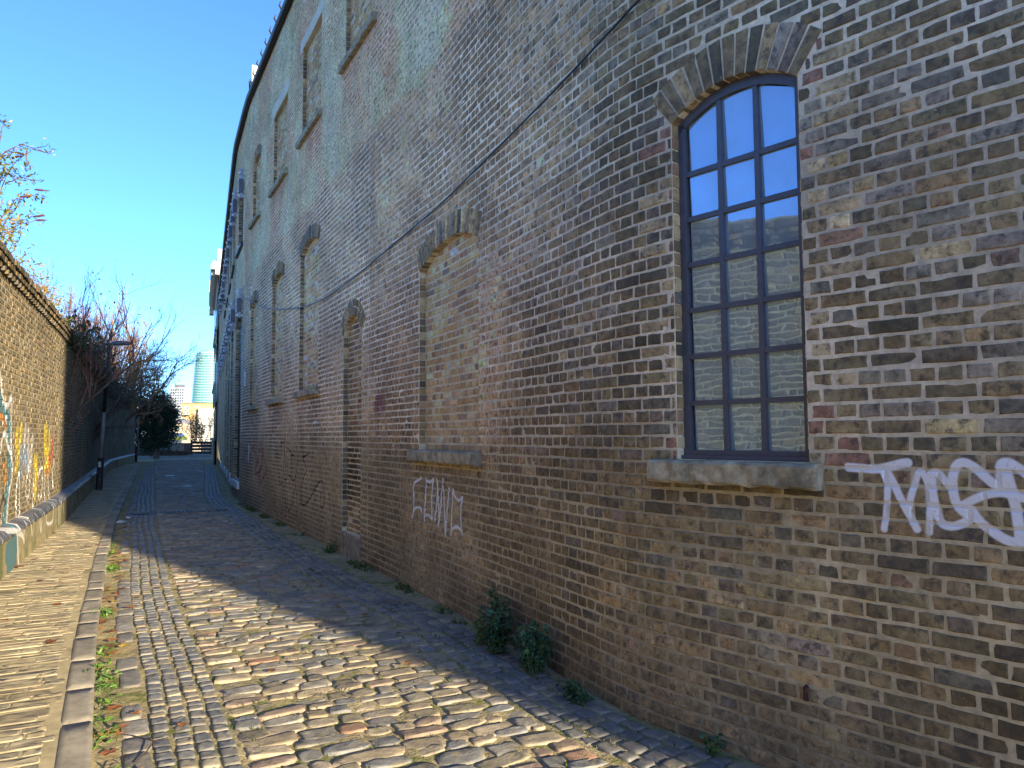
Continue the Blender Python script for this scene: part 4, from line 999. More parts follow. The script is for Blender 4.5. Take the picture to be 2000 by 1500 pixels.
def grow(m, p, d, L, r, lvl, up=.25, spread=.6, wob=.18, kids=(3, 5), shrink=.62, col=(.1, .08, .06), seg=4, kmin=3, tips=None, droop=0.0, rmin=.003):
    pts = [p]; d = d/np.linalg.norm(d)
    for i in range(seg):
        d = d+rng.normal(0, wob, 3)+np.array([0, 0, up*.3-droop*(i/seg)]); d /= np.linalg.norm(d); pts.append(pts[-1]+d*L/seg)
    m.tube(pts, np.linspace(r, r*.55, len(pts)), 5 if r > .02 else kmin, np.array(col)*rng.uniform(.8, 1.2), cap=False)
    if lvl == 0:
        if tips is not None: tips.append((pts[-1], d))
        return
    for _ in range(rng.integers(*kids)+1):
        t = rng.uniform(.3, 1.0); i = min(int(t*seg), seg-1); q = pts[i]+(pts[i+1]-pts[i])*(t*seg-i)
        nd_ = d+rng.normal(0, spread, 3)+np.array([0, 0, up]); grow(m, q, nd_, L*shrink*rng.uniform(.7, 1.2), max(r*.5, rmin), lvl-1, up, spread, wob, kids, shrink, col, seg, kmin, tips, droop, rmin)

def tree(name, label, cat, base, trunks, group=None, leaf=None, bark=(.1, .08, .06), twig=(.2, .1, .06), **kw):
    e = empty(name, tuple(base), label, cat, group); mt = MB(); mtw = MB(); tips = []
    for d, L, r, lv in trunks:
        d = np.array(d, float); d /= np.linalg.norm(d); pts = [np.array(base, float)]
        for i in range(6): d = d+rng.normal(0, .07, 3); d /= np.linalg.norm(d); pts.append(pts[-1]+d*L/6)
        mt.tube(pts, np.linspace(r, r*.45, 7), 7, np.array(bark)*rng.uniform(.85, 1.15))
        for i in range(2, 7):
            for _ in range(kw.get('limbs', 3)):
                nd_ = d*.5+rng.normal(0, kw.get('spread', .6), 3)+np.array([0, 0, kw.get('up', .3)]); grow(mtw, pts[i], nd_, L*kw.get('limb', .45)*rng.uniform(.7, 1.2), r*.35, lv, kw.get('up', .3), kw.get('spread', .6), kw.get('wob', .15), kw.get('kids', (3, 5)), kw.get('shrink', .62), twig, 4, 3, tips, kw.get('droop', 0), max(.003, base[1]*.00016))
    mt.build('trunk', M_BARK, e, smooth=True); o = mtw.build('twigs', M_TWIG, e, smooth=True); o['kind'] = 'stuff'
    if leaf:
        n, size, cols = leaf; idx = rng.integers(0, len(tips), n); P = np.array([tips[i][0] for i in idx])+rng.normal(0, .06, (n, 3)); lm = MB()
        leaves_mb(lm, P, rng.normal(0, 1, (n, 3))+np.array([0, 0, .4]), rng.uniform(.6, 1.2, n)*size, np.array(cols)[rng.integers(0, len(cols), n)]*rng.uniform(.8, 1.2, (n, 1))); o = lm.build('foliage', M_DRY, e); o['kind'] = 'stuff'
    return e

def clump(name, label, cat, c, rad, n, size, cols, stems=12, parent_wall=None, lean=None, aspect=.55):
    """a leafy plant: stems from the root, leaves all along them"""
    c = np.array(c, float); e = empty(name, tuple(c), label, cat); st = MB(); lm = MB(); P = []; N = []
    for i in range(stems):
        a = rng.uniform(0, 6.28); t = np.array([math.cos(a)*rad[0], math.sin(a)*rad[1], 0])*rng.uniform(.1, 1)
        ax = np.array(lean[0]) if lean else np.array([1.0, 0]); ay = np.array([-ax[1], ax[0]])
        tip = c+np.array([*(ax*t[0]+ay*t[1]), rad[2]*rng.uniform(.55, 1.05)*(1-.35*np.linalg.norm(t[:2]/np.array(rad[:2]))**2)])
        mid = c*.5+tip*.5+np.array([0, 0, .1*rad[2]])+rng.normal(0, .02, 3); root = c+(tip-c)*np.array([.35, .35, 0])
        tt = np.linspace(0, 1, 6)[:, None]; pts = root*(1-tt)**2+2*mid*tt*(1-tt)+tip*tt**2; st.tube(pts, np.linspace(.004, .0018, 6), 3, (.12, .14, .05), cap=False)
        m_ = int(n/stems)
        for j in range(m_):
            u_ = rng.uniform(.12, 1.0); q = root*(1-u_)**2+2*mid*u_*(1-u_)+tip*u_**2; P.append(q+rng.normal(0, size*.3, 3)); N.append(rng.normal(0, .6, 3)+np.array([0, 0, .8])+(q-c)*1.2)
    P = np.array(P); C = np.array(cols)[rng.integers(0, len(cols), len(P))]*rng.uniform(.75, 1.2, (len(P), 1))
    leaves_mb(lm, P, np.array(N), rng.uniform(.6, 1.25, len(P))*size, C, aspect)
    o = st.build('stems', M_TWIG, e); o = lm.build('foliage', M_LEAF, e); o['kind'] = 'stuff'
    return e

GREEN = [(.045, .115, .055), (.06, .14, .075), (.035, .09, .05), (.08, .16, .06)]
def wall_dir(s): a = float(np.interp(s, WALL.s, WALL.a)); return (-math.sin(a), math.cos(a))
def by_wall(px, py, out):
    g_ = ground(px, py); s = float(np.interp(g_[1], WALL.Y, WALL.s)) if WALL.Y[0] < WALL.Y[-1] else 0; x, y = WALL.pos(s, out); return s, np.array([float(x), float(y), .0])
s_, c_ = by_wall(968, 1270, .20); clump('bushy_weed', 'tall bushy dark green weed growing at the foot of the warehouse wall', 'weed', c_, (.21, .16, .50), 900, .048, GREEN, 30, lean=[wall_dir(s_)])
s_, c_ = by_wall(1040, 1310, .16); clump('bushy_weed', 'rounder dark green weed close in front of the tallest weed by the wall', 'weed', c_, (.21, .15, .37), 900, .045, GREEN, 30, lean=[wall_dir(s_)])
s_, c_ = by_wall(1140, 1362, .15); clump('creeping_weed', 'low creeping green weed at the wall foot beside the dark setts', 'weed', c_, (.22, .10, .12), 340, .035, GREEN, 22, lean=[wall_dir(s_)])
s_, c_ = by_wall(1382, 1468, .09); clump('weed_sprig', 'small weed sprig with broad oval leaves at the wall foot nearest the camera', 'weed', c_, (.09, .06, .13), 70, .036, GREEN+[(.09, .16, .03)], 10, lean=[wall_dir(s_)], aspect=.7)
s_, c_ = by_wall(658, 1078, .10); clump('weed_sprig', 'little green weed beside the stained stone block under the blocked doorway', 'weed', c_, (.14, .08, .20), 60, .05, GREEN+[(.12, .16, .05)], 10, lean=[wall_dir(s_)])
s_, c_ = by_wall(935, 1255, .22); clump('pale_weed', 'pale green stalky weed at the left end of the weeds by the wall', 'weed', c_, (.12, .10, .36), 150, .05, [(.11, .20, .06), (.15, .24, .07)], 14, lean=[wall_dir(s_)], aspect=.3)
# moss and grass in the joints beside the wall and the gutter (nobody could count it)
def blades(name, Q, Vv, z, h, cols, mat=M_LEAF):
    n = len(Q); m = MB(); base = lane_map(Q, Vv, z)
    for p in base:
        for _ in range(3):
            d = rng.normal(0, .35, 3)+np.array([0, 0, 1]); d /= np.linalg.norm(d); w = rng.normal(0, 1, 3); w[2] = 0; w /= np.linalg.norm(w)+1e-9; L = h*rng.uniform(.5, 1.4); w *= L*.07+.001
            q0 = p+rng.normal(0, .012, 3)*np.array([1, 1, 0]); m.add([q0-w, q0+w, q0+d*L*.6+w*.7, q0+d*L+np.array([*rng.normal(0, L*.2, 2), 0])], [(0, 1, 2, 3)], np.array(cols[rng.integers(len(cols))])*rng.uniform(.7, 1.2))
    o = m.build(name, mat, None); o['kind'] = 'stuff'; return o
GR = [(.07, .12, .025), (.10, .15, .03), (.05, .09, .02), (.14, .15, .04)]
n = 1500; Q = rng.uniform(-2, 12, n)**1; ow = np.interp(Q, QT, BAND_OUT); Vv = v_wall(Q)-ow*1.05+np.round(rng.uniform(0, 4, n))*.112+rng.normal(0, .008, n); k = fbm(Q, Vv, 31, 3, .7) > .52
blades('joint_grass', Q[k], Vv[k], .008, .022, GR)
n = 1300; Q = rng.uniform(-1.5, 16, n); Vv = v_wall(Q)-rng.uniform(.02, .17, n); k = fbm(Q, Vv*0, 33, 3, .5) > .42; blades('wall_foot_grass', Q[k], Vv[k], .0, .05, GR)
n = 2600; Q = rng.uniform(-1.5, 12, n); Vv = np.round(rng.uniform(0, 12, n))*.13+rng.normal(0, .03, n); k = (Vv < v_band(Q)) & (fbm(Q, Vv, 35, 3, .8) > .55); blades('cobble_grass', Q[k], Vv[k], .006, .018, GR)
# weeds and fallen leaves along the kerb
gut_q = np.concatenate([rng.uniform(-1.2, 3.0, 13), rng.uniform(3, 9, 9)])
for i, q in enumerate(sorted(gut_q)):
    p = lane_map(np.array([q]), np.array([-.655+rng.normal(0, .02)]), 0.0)[0]; m = MB(); n = 26
    P = p+rng.normal(0, 1, (n, 3))*np.array([.035, .06, 0]); P[:, 2] = rng.uniform(.005, .055, n)
    leaves_mb(m, P, rng.normal(0, .7, (n, 3))+np.array([0, 0, .7]), rng.uniform(.025, .06, n), np.array([(.10, .20, .03), (.14, .24, .04), (.06, .14, .03)])[rng.integers(0, 3, n)], .35)
    o = m.build('gutter_weed', M_LEAF, None, loc=tuple(p)); tag(o, 'low bright green weed in the dirt against the kerb', 'weed', 'green weeds growing along the kerb')
LC = [(.30, .11, .035), (.38, .16, .045), (.22, .085, .04), (.45, .30, .06), (.26, .13, .07)]
def fallen(q, v, z, size, c):
    th = np.linspace(0, 2*math.pi, 15)[:-1]; r = size*.5*(1+.38*np.cos(th*5)*(np.arange(14) % 2*.6+.4))*rng.uniform(.85, 1.15, 14); a = rng.uniform(0, 6.28); cu = rng.uniform(.1, .5)
    X = np.cos(th)*r; Y = np.sin(th)*r*.85; Z = cu*(X**2+.4*Y**2)/size+rng.normal(0, size*.03, 14); p = lane_map(np.array([q]), np.array([v]), z)[0]
    V = [(p[0]+math.cos(a)*x-math.sin(a)*y, p[1]+math.sin(a)*x+math.cos(a)*y, p[2]+.004+zz) for x, y, zz in zip(X, Y, Z)]+[(p[0], p[1], p[2]+.004)]
    m = MB(); m.add(V, [(i, (i+1) % 14, 14) for i in range(14)], np.array(c)*rng.uniform(.7, 1.2)); return m.build('fallen_leaf', M_DRY, None, loc=tuple(p))
for i in range(120):
    q = rng.uniform(-1.2, 9) if i < 85 else rng.uniform(9, 20); v = -.60+rng.normal(0, .07)
    o = fallen(q, max(v, -.68), .006+rng.uniform(0, .03), rng.uniform(.04, .105), LC[rng.choice(5, p=[.3, .22, .2, .14, .14])]); tag(o, 'orange brown fallen leaf lying in the dirt strip beside the kerb', 'leaf', 'fallen leaves along the kerb')
for px, py in [(343, 1185), (335, 1190), (112, 1183), (100, 1257), (12, 1213), (205, 1068), (190, 1066), (58, 1072), (52, 1073), (112, 1030), (103, 1043), (78, 1136), (30, 1110), (45, 1108), (66, 1095)]:
    if px > 300: continue
    g_ = ground(px, py, PAVE_Z); m = rng.uniform(.06, .12); q0 = LANE; i = int(np.argmin((LANE.X-g_[0])**2+(LANE.Y-g_[1])**2)); q = LANE.s[i]; v = -math.hypot(LANE.X[i]-g_[0], LANE.Y[i]-g_[1])
    o = fallen(q, v, PAVE_Z+.012, m, LC[rng.integers(0, 3)]); tag(o, 'dry brown fallen leaf lying on the sandstone pavement', 'leaf', 'fallen leaves on the pavement')
for q, v, z in [(1.5, .4, .03), (3.4, 1.35, .03), (.7, -.25, .03), (5.2, -.15, .03), (1.2, 1.3, .03), (2.1, 1.55, .02), (2.9, 1.5, .02), (8.4, -.3, .03)]:
    o = fallen(q, v, z, rng.uniform(.05, .08), LC[rng.integers(0, 3)]); tag(o, 'brown fallen leaf lying on the setts of the lane', 'leaf', 'fallen leaves on the lane')
for q, v, s in [(12.8, -.62, .16), (13.6, -.5, .10), (24, 1.0, .15), (32, .6, .2), (36, 2.0, .25)]:
    p = lane_map(np.array([q]), np.array([v]), .02)[0]; m = MB(); a = rng.uniform(0, 3); u_ = np.array([math.cos(a), math.sin(a), 0])*s; w_ = np.array([-u_[1], u_[0], 0])*.45
    m.add([p-u_-w_, p+u_-w_, p+u_+w_+np.array([0, 0, .03]), p-u_+w_+np.array([0, 0, .01]), p+np.array([0, 0, .035])], [(0, 1, 4), (1, 2, 4), (2, 3, 4), (3, 0, 4)]); o = m.build('paper_scrap', M_WHITE, None, vcol=False, loc=tuple(p)); tag(o, 'crumpled scrap of white paper lying on the lane', 'litter', 'paper scraps on the lane')
m = MB(); m.tube([ground(328, 1440, .03), ground(300, 1447, .05), ground(285, 1470, .035), ground(262, 1490, .02)], [.002, .004, .004, .003], 5, (.05, .035, .03)); m.tube([ground(300, 1447, .05), ground(262, 1437, .03), ground(240, 1434, .012)], [.0035, .0025, .002], 4, (.06, .04, .03))
o = m.build('fallen_twig', M_TWIG, None); tag(o, 'thin forked dark twig lying across the gutter dirt', 'twig')

# drain channel across the lane
dr = MB(); qd = 14.55
P = lambda q, v, z: lane_map(np.array([q]), np.array([v]), z)[0]
vb_ = float(v_band(qd))
def lane_box(m, q0, q1, v0, v1, z0, z1, c=None): m.box(q0, q1, v0, v1, z0, z1, c, fn=lambda w: lane_map(w[:, 0], w[:, 1], w[:, 2]))
drain = empty('drain_channel', tuple(P(qd, .6, 0)), 'dark iron drain grating set across the shaded part of the lane', 'drain')
lane_box(dr, qd-.20, qd+.20, -.55, vb_+.2, -.01, .012); dr.build('channel', M_BLACK, drain, vcol=False)
for k in range(2): m = MB(); lane_box(m, qd-.15+.27*k, qd-.12+.27*k, -.5, vb_+.2, .014, .026); m.build('rail', M_BLACK, drain, vcol=False)
for v in np.arange(-.48, vb_+.15, .09): m = MB(); lane_box(m, qd-.115, qd+.115, v, v+.03, .0145, .025); m.build('bar', M_BLACK, drain, vcol=False)

# ------------------------------------------------------------------ cable and cameras on the warehouse
pts = [(1262, -16), (1200, 52), (1150, 105), (1050, 210), (900, 360), (800, 450), (700, 535), (640, 580), (600, 598), (560, 605), (520, 602), (497, 590)]
CQ = [WALL.hit(x, y, .03) for x, y in pts]; CQ = [(q[0], q[1]) for q in CQ if q]; CQ += [(CQ[-1][0]+1.6, 5.25), (20.6, 5.75)]
CQ = np.array([(CQ[0][0]-2.5, CQ[0][1]+.35)]+CQ); tt = np.linspace(0, len(CQ)-1, 90); cs_ = np.interp(tt, np.arange(len(CQ)), CQ[:, 0]); cz = np.interp(tt, np.arange(len(CQ)), CQ[:, 1])
for _ in range(3): cs_[1:-1] = (cs_[:-2]+2*cs_[1:-1]+cs_[2:])/4; cz[1:-1] = (cz[:-2]+2*cz[1:-1]+cz[2:])/4
outc = .028+.05*np.clip((cs_-10)/4, 0, 1)
m = MB(); m.tube(WALL.map(cs_, cz, outc), .009, 6, (1, 1, 1)); o = m.build('wall_cable', plain('black_cable', (.012, .012, .014), .4), None, vcol=False, smooth=True); tag(o, 'long black cable sagging across the warehouse brickwork', 'cable')
def cctv(s, z, lab):
    e = empty('security_camera', (*xy(s, .2), z), lab, 'camera'); m = MB(); wbox(m, s-.05, s+.05, z-.15, z+.05, .0, .05); m.build('mount', M_DARKMETAL, e, vcol=False)
    m = MB(); m.tube([(*xy(s, .04), z-.05), (*xy(s, .3), z-.05), (*xy(s, .34), z+.05)], .025, 6); m.build('arm', M_GALV, e, vcol=False)
    m = MB(); wbox(m, s-.28, s+.16, z+.05, z+.22, .24, .44); m.build('housing', M_GALV, e, vcol=False); m = MB(); m.tube([(*xy(s-.28, .34), z+.13), (*xy(s-.34, .34), z+.13)], .06, 8); m.build('lens', M_BLACK, e, vcol=False)
cctv(20.7, 5.75, 'grey security camera on an arm where the cable meets the warehouse wall'); cctv(36.5, 6.0, 'small grey security camera far along the warehouse wall')

# ------------------------------------------------------------------ lamp posts
def lamp_post(base, h, lab, lean, hb=1.0):
    b = np.array(base, float); e = empty('lamp_post', tuple(b), lab, 'lamp post', 'lamp posts on the pavement'); top = b+np.array([lean[0], lean[1], h])
    m = MB(); m.tube([b-np.array([0, 0, .05]), b+(top-b)*.02, b+(top-b)*(hb/h*.97), b+(top-b)*(hb/h)], [.098, .096, .094, .06], 14); m.build('base', mineral('chipped_black_paint', (.03, .03, .035), .6, .3, 5, 20, .3, .004, tint=(.26, .22, .18), tint_scale=4, tint_lo=.56), e, vcol=False, smooth=True)
    m = MB(); m.tube([b+(top-b)*(hb/h), b+(top-b)*.53], .056, 12); m.build('lower_shaft', plain('bare_grey_shaft', (.26, .26, .27), .6, .2, .25, 6), e, vcol=False, smooth=True)
    m = MB(); m.tube([b+(top-b)*.53, top], [.054, .045], 12); m.build('upper_shaft', M_BLACK, e, vcol=False, smooth=True)
    r_ = np.array([.92, .35, 0]); m = MB(); m.tube([top-r_*.12, top+r_*.10], .03, 8); m.build('bracket', M_BLACK, e, vcol=False)
    m = MB(); m.tube([top+r_*.05+np.array([0, 0, .02]), top+r_*.2+np.array([0, 0, .04]), top+r_*.55+np.array([0, 0, .05]), top+r_*.66+np.array([0, 0, .05])], [.04, .085, .07, .03], 8); m.build('lantern', plain('lantern_grey', (.10, .10, .11), .4), e, vcol=False, smooth=True)
    m = MB(); z = hb*.80; p = b+(top-b)*(z/h)
    m.box(p[0]-.02, p[0]+.06, p[1]-.106, p[1]-.085, p[2]-.09, p[2]+.08); m.build('sticker', M_WHITE, e, vcol=False)
lamp_post(ground(193, 957, PAVE_Z), 4.55, 'nearer black and grey lamp post standing on the shaded pavement', (.17, 0))
lamp_post(ground(265, 901, PAVE_Z), 5.7, 'farther slim lamp post beside the dark evergreen at the lane end', (.25, 0), 1.4)

# ------------------------------------------------------------------ greenery above the lane wall
def lw(s, out, z): x, y = LWALL.pos(s, out); return np.array([float(x), float(y), z])
def wp(px, py, Y): return at_depth(px, py, Y)
# straggling shrub with seed heads, top left
b0 = empty('butterfly_bush', tuple(lw(-.6, -.3, 3.9)), 'straggling shrub with brown seed heads and yellowing leaves arching over the wall top', 'shrub'); st = MB(); lm = MB(); hd = MB(); LP = []; LN = []
stemsP = [([(-70, 470), (-35, 380), (0, 300), (40, 283), (75, 292), (95, 280)], 9.6), ([(75, 292), (95, 300), (103, 290)], 9.6), ([(-60, 500), (-20, 420), (20, 330), (50, 300)], 9.9), ([(-20, 480), (15, 425), (45, 385), (85, 372)], 9.8), ([(0, 500), (30, 440), (60, 432), (86, 430)], 9.7), ([(20, 500), (40, 460), (38, 425)], 10.0),
           ([(-40, 440), (5, 250), (9, 232)], 9.7), ([(0, 430), (30, 390), (60, 382), (84, 390)], 9.9), ([(10, 360), (38, 345), (60, 352), (80, 350)], 9.8), ([(52, 290), (55, 320), (46, 330)], 9.6), ([(-10, 470), (20, 450), (55, 425), (80, 422)], 10.2), ([(-30, 330), (0, 310), (40, 288)], 9.5), ([(-60, 420), (-10, 380), (10, 340), (30, 338)], 9.6)]
for L, Y in stemsP:
    P = np.array([wp(x, y, Y+rng.normal(0, .15)*0+.12*i*rng.normal(0, .3)) for i, (x, y) in enumerate(L)]); t = np.linspace(0, len(P)-1, 14); Q = np.stack([np.interp(t, np.arange(len(P)), P[:, k]) for k in range(3)], 1); Q[1:-1] += rng.normal(0, .008, (12, 3))
    st.tube(Q, np.linspace(.010, .003, 14), 4, (.16, .085, .06), cap=False)
    for q in Q[2:]:
        for _ in range(4 if q[0] < wp(60, 300, 9.7)[0] else 1): LP.append(q+rng.normal(0, .035, 3)); LN.append(rng.normal(0, 1, 3)+np.array([0, 0, .3]))
for x, y in [(78, 371), (50, 384), (76, 422), (80, 430), (40, 300), (33, 306)]:
    p = wp(x, y, 9.7); d = np.array([.09, .02, .01+rng.normal(0, .02)]); hd.tube([p-d*.7, p-d*.3, p+d*.3, p+d*.8], [.006, .014, .012, .003], 6, (.10, .03, .028))
for _ in range(170): LP.append(wp(rng.uniform(-40, 24), rng.uniform(390, 478), 9.7+rng.normal(0, .2))); LN.append(rng.normal(0, 1, 3))
for _ in range(110): LP.append(wp(rng.normal(5, 14), rng.normal(322, 16), 9.7+rng.normal(0, .2))); LN.append(rng.normal(0, 1, 3))
LP = np.array(LP); LCs = np.array([(.10, .14, .05), (.16, .17, .05), (.30, .26, .07), (.40, .36, .16), (.07, .10, .05)]); leaves_mb(lm, LP, np.array(LN), rng.uniform(.04, .085, len(LP)), LCs[rng.choice(5, len(LP), p=[.3, .25, .2, .1, .15])], .32)
st.build('stems', M_TWIG, b0, smooth=True); o = lm.build('foliage', M_DRY, b0); o['kind'] = 'stuff'; o = hd.build('seed_heads', M_TWIG, b0, smooth=True); o['kind'] = 'stuff'
# grasses and creeper along the capping
def fringe(name, lab, s0, s1, n, out, z, spread, size, cols, mat, aspect=.3, upw=.3, hang=0):
    s = rng.uniform(s0, s1, n); P = np.stack([*LWALL.pos(s, out+rng.normal(0, spread, n)), z+np.abs(rng.normal(0, spread, n))-hang*rng.random(n)**2], 1); m = MB(); cols = np.array(cols)
    d = fbm(s, P[:, 2]*2, 41, 3, .5); k = d > .35; P = P[k]
    leaves_mb(m, P, rng.normal(0, 1, (len(P), 3))+np.array([.5, 0, upw]), rng.uniform(.5, 1.3, len(P))*size, cols[rng.integers(0, len(cols), len(P))]*rng.uniform(.7, 1.2, (len(P), 1)), aspect)
    o = m.build(name, mat, None); tag(o, lab, 'creeper'); return o
fringe('wall_top_creeper', 'yellow green creeper and dry grass along the sunlit top of the lane wall', -3, 6.6, 3200, -.14, LTOP+.27, .17, .085, [(.20, .20, .04), (.30, .24, .05), (.34, .18, .05), (.12, .14, .04)], M_DRY, .22)
fringe('ivy', 'dark ivy hanging over the shaded top of the lane wall', 6.6, 26, 5200, -.02, LTOP+.15, .24, .10, [(.05, .085, .04), (.07, .11, .045), (.09, .12, .06), (.035, .055, .03)], M_LEAF, .7, .2, .35)
fringe('ivy', 'dull ivy and dead stems spilling over the far end of the lane wall', 26, 48, 3000, -.05, LTOP+.2, .42, .16, [(.06, .08, .035), (.13, .11, .06), (.09, .09, .045)], M_LEAF, .5, .2, .4)
st = MB()
for _ in range(150):
    s = rng.uniform(9, 47); p = lw(s, -.1, LTOP+.3+rng.uniform(0, .3)); pts = [p]
    d = np.array([.55, .3*rng.normal(), .25*rng.normal()+.1])
    for i in range(6): d = d+np.array([.0, 0, -.16])+rng.normal(0, .15, 3); pts.append(pts[-1]+d*.17)
    st.tube(pts, np.linspace(.012, .004, 7), 3, np.array([.09, .075, .06])*rng.uniform(.6, 1.3), cap=False)
o = st.build('trailing_stems', M_TWIG, None); tag(o, 'bare brown stems trailing down over the shaded lane wall', 'creeper', kind='stuff')

def behind(px, py, Y): p = at_depth(px, py, Y); return np.array([p[0], p[1], .5])
RED, ORB, DK = (.26, .135, .105), (.37, .20, .085), (.13, .10, .085)
def fan(n, sp, L, r, lv, bias=(0, 0)): return [((rng.normal(0, sp)+bias[0], rng.normal(0, sp)+bias[1], 1), L*rng.uniform(.8, 1.1), r, lv) for _ in range(n)]
tree('bare_shrub', 'pinkish bare-twigged shrub above the sunlit part of the lane wall', 'shrub', behind(52, 560, 16.5), fan(7, .30, 3.9, .04, 2), twig=RED, bark=DK, up=.45, spread=.45, limb=.28, limbs=3, kids=(2, 4), leaf=(420, .06, [(.3, .32, .10), (.42, .30, .08), (.22, .26, .08)]))
tree('bare_shrub', 'yellowish leafy bare-stemmed shrub between the pink shrub and the ivy', 'shrub', behind(84, 600, 19), fan(8, .34, 3.7, .035, 2), twig=(.15, .085, .06), bark=DK, up=.40, spread=.5, limb=.28, limbs=3, kids=(2, 4), leaf=(500, .07, [(.28, .28, .07), (.34, .24, .07), (.16, .2, .06)]))
tree('bare_shrub', 'dark gnarled bare shrub leaning out beyond the sunlit wall top', 'shrub', behind(140, 640, 25), fan(4, .34, 3.1, .05, 2, (.12, 0)), twig=DK, bark=DK, up=.30, spread=.55, limb=.34, limbs=3, kids=(2, 3), wob=.26)
tree('twiggy_tree', 'tall reddish fine-twigged bare tree behind the lane wall', 'tree', behind(125, 600, 33), fan(8, .26, 5.3, .09, 3), twig=RED, bark=(.16, .12, .10), up=.40, spread=.46, limb=.27, limbs=4, kids=(2, 4))
tree('twiggy_tree', 'orange brown bare tree catching the sun above the ivy', 'tree', behind(185, 640, 46), fan(8, .30, 6.3, .11, 3), twig=ORB, bark=(.18, .12, .09), up=.35, spread=.5, limb=.30, limbs=3, kids=(2, 4), leaf=(900, .10, [(.30, .16, .06), (.36, .20, .07)]))
tree('twiggy_tree', 'spreading bare tree with drooping outer twigs over the far lane wall', 'tree', behind(226, 720, 58), fan(6, .34, 6.6, .13, 3, (.10, 0)), twig=(.25, .16, .10), bark=(.15, .12, .10), up=.15, spread=.58, limb=.31, limbs=3, kids=(2, 4), droop=.22, leaf=(900, .12, [(.28, .17, .07), (.24, .15, .07)]))
tree('twiggy_tree', 'tawny bare tree at the back between the red tree and the spreading tree', 'tree', behind(170, 700, 62), fan(6, .26, 8.6, .15, 3), twig=(.36, .23, .10), bark=(.18, .14, .10), up=.3, spread=.5, limb=.33, limbs=3, kids=(2, 4), leaf=(1500, .15, [(.34, .22, .08), (.30, .18, .07)]))
# dense evergreen at the lane end
ev = empty('evergreen', tuple(behind(306, 850, 60)), 'dense dark evergreen tree overhanging the railings at the lane end', 'tree'); mt = MB(); bp_ = behind(306, 850, 60)
mt.tube([bp_-np.array([0, 0, .5]), bp_+np.array([.1, 0, 1.5]), bp_+np.array([0, .1, 3.5])], [.25, .2, .1], 8, DK)
lm = MB(); cen = []
for _ in range(130):
    d = rng.normal(0, 1, 3); d /= np.linalg.norm(d); cen.append(bp_+np.array([-.15, 0, 2.3])+d*np.array([1.8, 1.6, 2.5])*rng.uniform(.35, 1.0))
    mt.tube([bp_+np.array([0, 0, rng.uniform(1, 3)]), cen[-1]], [.05, .01], 4, DK, cap=False)
for c_ in cen:
    n = 120; P = c_+rng.normal(0, .26, (n, 3)); leaves_mb(lm, P, rng.normal(0, 1, (n, 3))+np.array([0, 0, .4]), rng.uniform(.10, .22, n), np.array([(.035, .06, .035), (.045, .08, .04), (.025, .045, .03)])[rng.integers(0, 3, n)], .5)
mt.build('trunk', M_BARK, ev); o = lm.build('foliage', M_LEAF, ev); o['kind'] = 'stuff'
# low outbuilding with a sheet roof behind the wall
ob = empty('outbuilding', tuple(lw(30, -2, 0)), 'low outbuilding with pale sheet roof and red brick wall behind the ivy', 'outbuilding')
def lring(s0, s1, o0, o1): return [tuple(lw(s, o0, 0)[:2]) for s in np.linspace(s0, s1, 4)]+[tuple(lw(s, o1, 0)[:2]) for s in np.linspace(s1, s0, 4)]
m = MB(); prism(m, lring(20, 42, -.9, -3.6), 0, 4.45); m.build('wall', plain('red_brick_far', (.28, .10, .05), .9, 0, .25, 3), ob, vcol=False)
for k in range(22):
    m = MB(); a, b = 20+k+.015, 21+k-.015
    P = [lw(a, -.75, 4.42), lw(b, -.75, 4.42), lw(b, -2.2, 5.35), lw(a, -2.2, 5.35)]; Q = [p+np.array([0, 0, .05]) for p in P]; m.add(P+Q, [(3, 2, 1, 0), (4, 5, 6, 7), (0, 1, 5, 4), (1, 2, 6, 5), (2, 3, 7, 6), (3, 0, 4, 7)]); m.build('roof_sheet', plain('pale_roof_sheet', (.42, .45, .50), .6, 0, .15, 2) if k == 0 else bpy.data.materials['pale_roof_sheet'], ob, vcol=False)

# ------------------------------------------------------------------ the end of the lane
M_RBR = brick_tex('low_wall_brickwork', (.16, .075, .05), (.12, .07, .05), (.2, .17, .14)); M_CONC = mineral('old_concrete', (.24, .21, .15), .9, .25, 1, 10, .4, .02)
def gx(px, Y): return px_ray(px, 850)[0]/px_ray(px, 850)[1]*Y
def wbx(m, x0, x1, y0, y1, z0, z1): m.box(x0, x1, y0, y1, z0, z1)
YE = 74.0
low = empty('low_end_wall', (gx(315, YE), YE, 0), 'low brick wall with white scrawl closing off the end of the lane', 'low wall')
V = np.array([(x, y, z) for z in (0, 1.02) for x, y in ((gx(252, YE), YE), (gx(373, YE), YE), (gx(373, YE), YE+.35), (gx(252, YE), YE+.35))]); L_ = V[1, 0]-V[0, 0]
uvl = np.array([(0, 0), (L_, 0), (L_, 0), (0, 0), (0, 1.02), (L_, 1.02), (L_, 1.02), (0, 1.02)])
sc_ = []
for k in range(16):
    x = 1.0+k*.19; sc_.append(([(x+rng.normal(0, .05), .35+.45*rng.random()) for _ in range(6)], .035, (.6, .6, .62), .01))
IMG_D = paint_image('low_wall_paint', 0, 0, 6, 1.1, .01, sc_); add_paint(M_RBR, (IMG_D,))
mesh_np('wall', V, [np.array([(0, 1, 5, 4), (1, 2, 6, 5), (2, 3, 7, 6), (3, 0, 4, 7), (4, 5, 6, 7)])], M_RBR, low, uv=uvl)
m = MB(); wbx(m, gx(327, YE), gx(361, YE), YE-.12, YE-.01, 0, .96); m.build('concrete_slab', M_CONC, low, vcol=False)
m = MB(); wbx(m, gx(252, YE), gx(373, YE), YE-.04, YE+.4, 1.024, 1.10); m.build('coping', M_CONC, low, vcol=False)
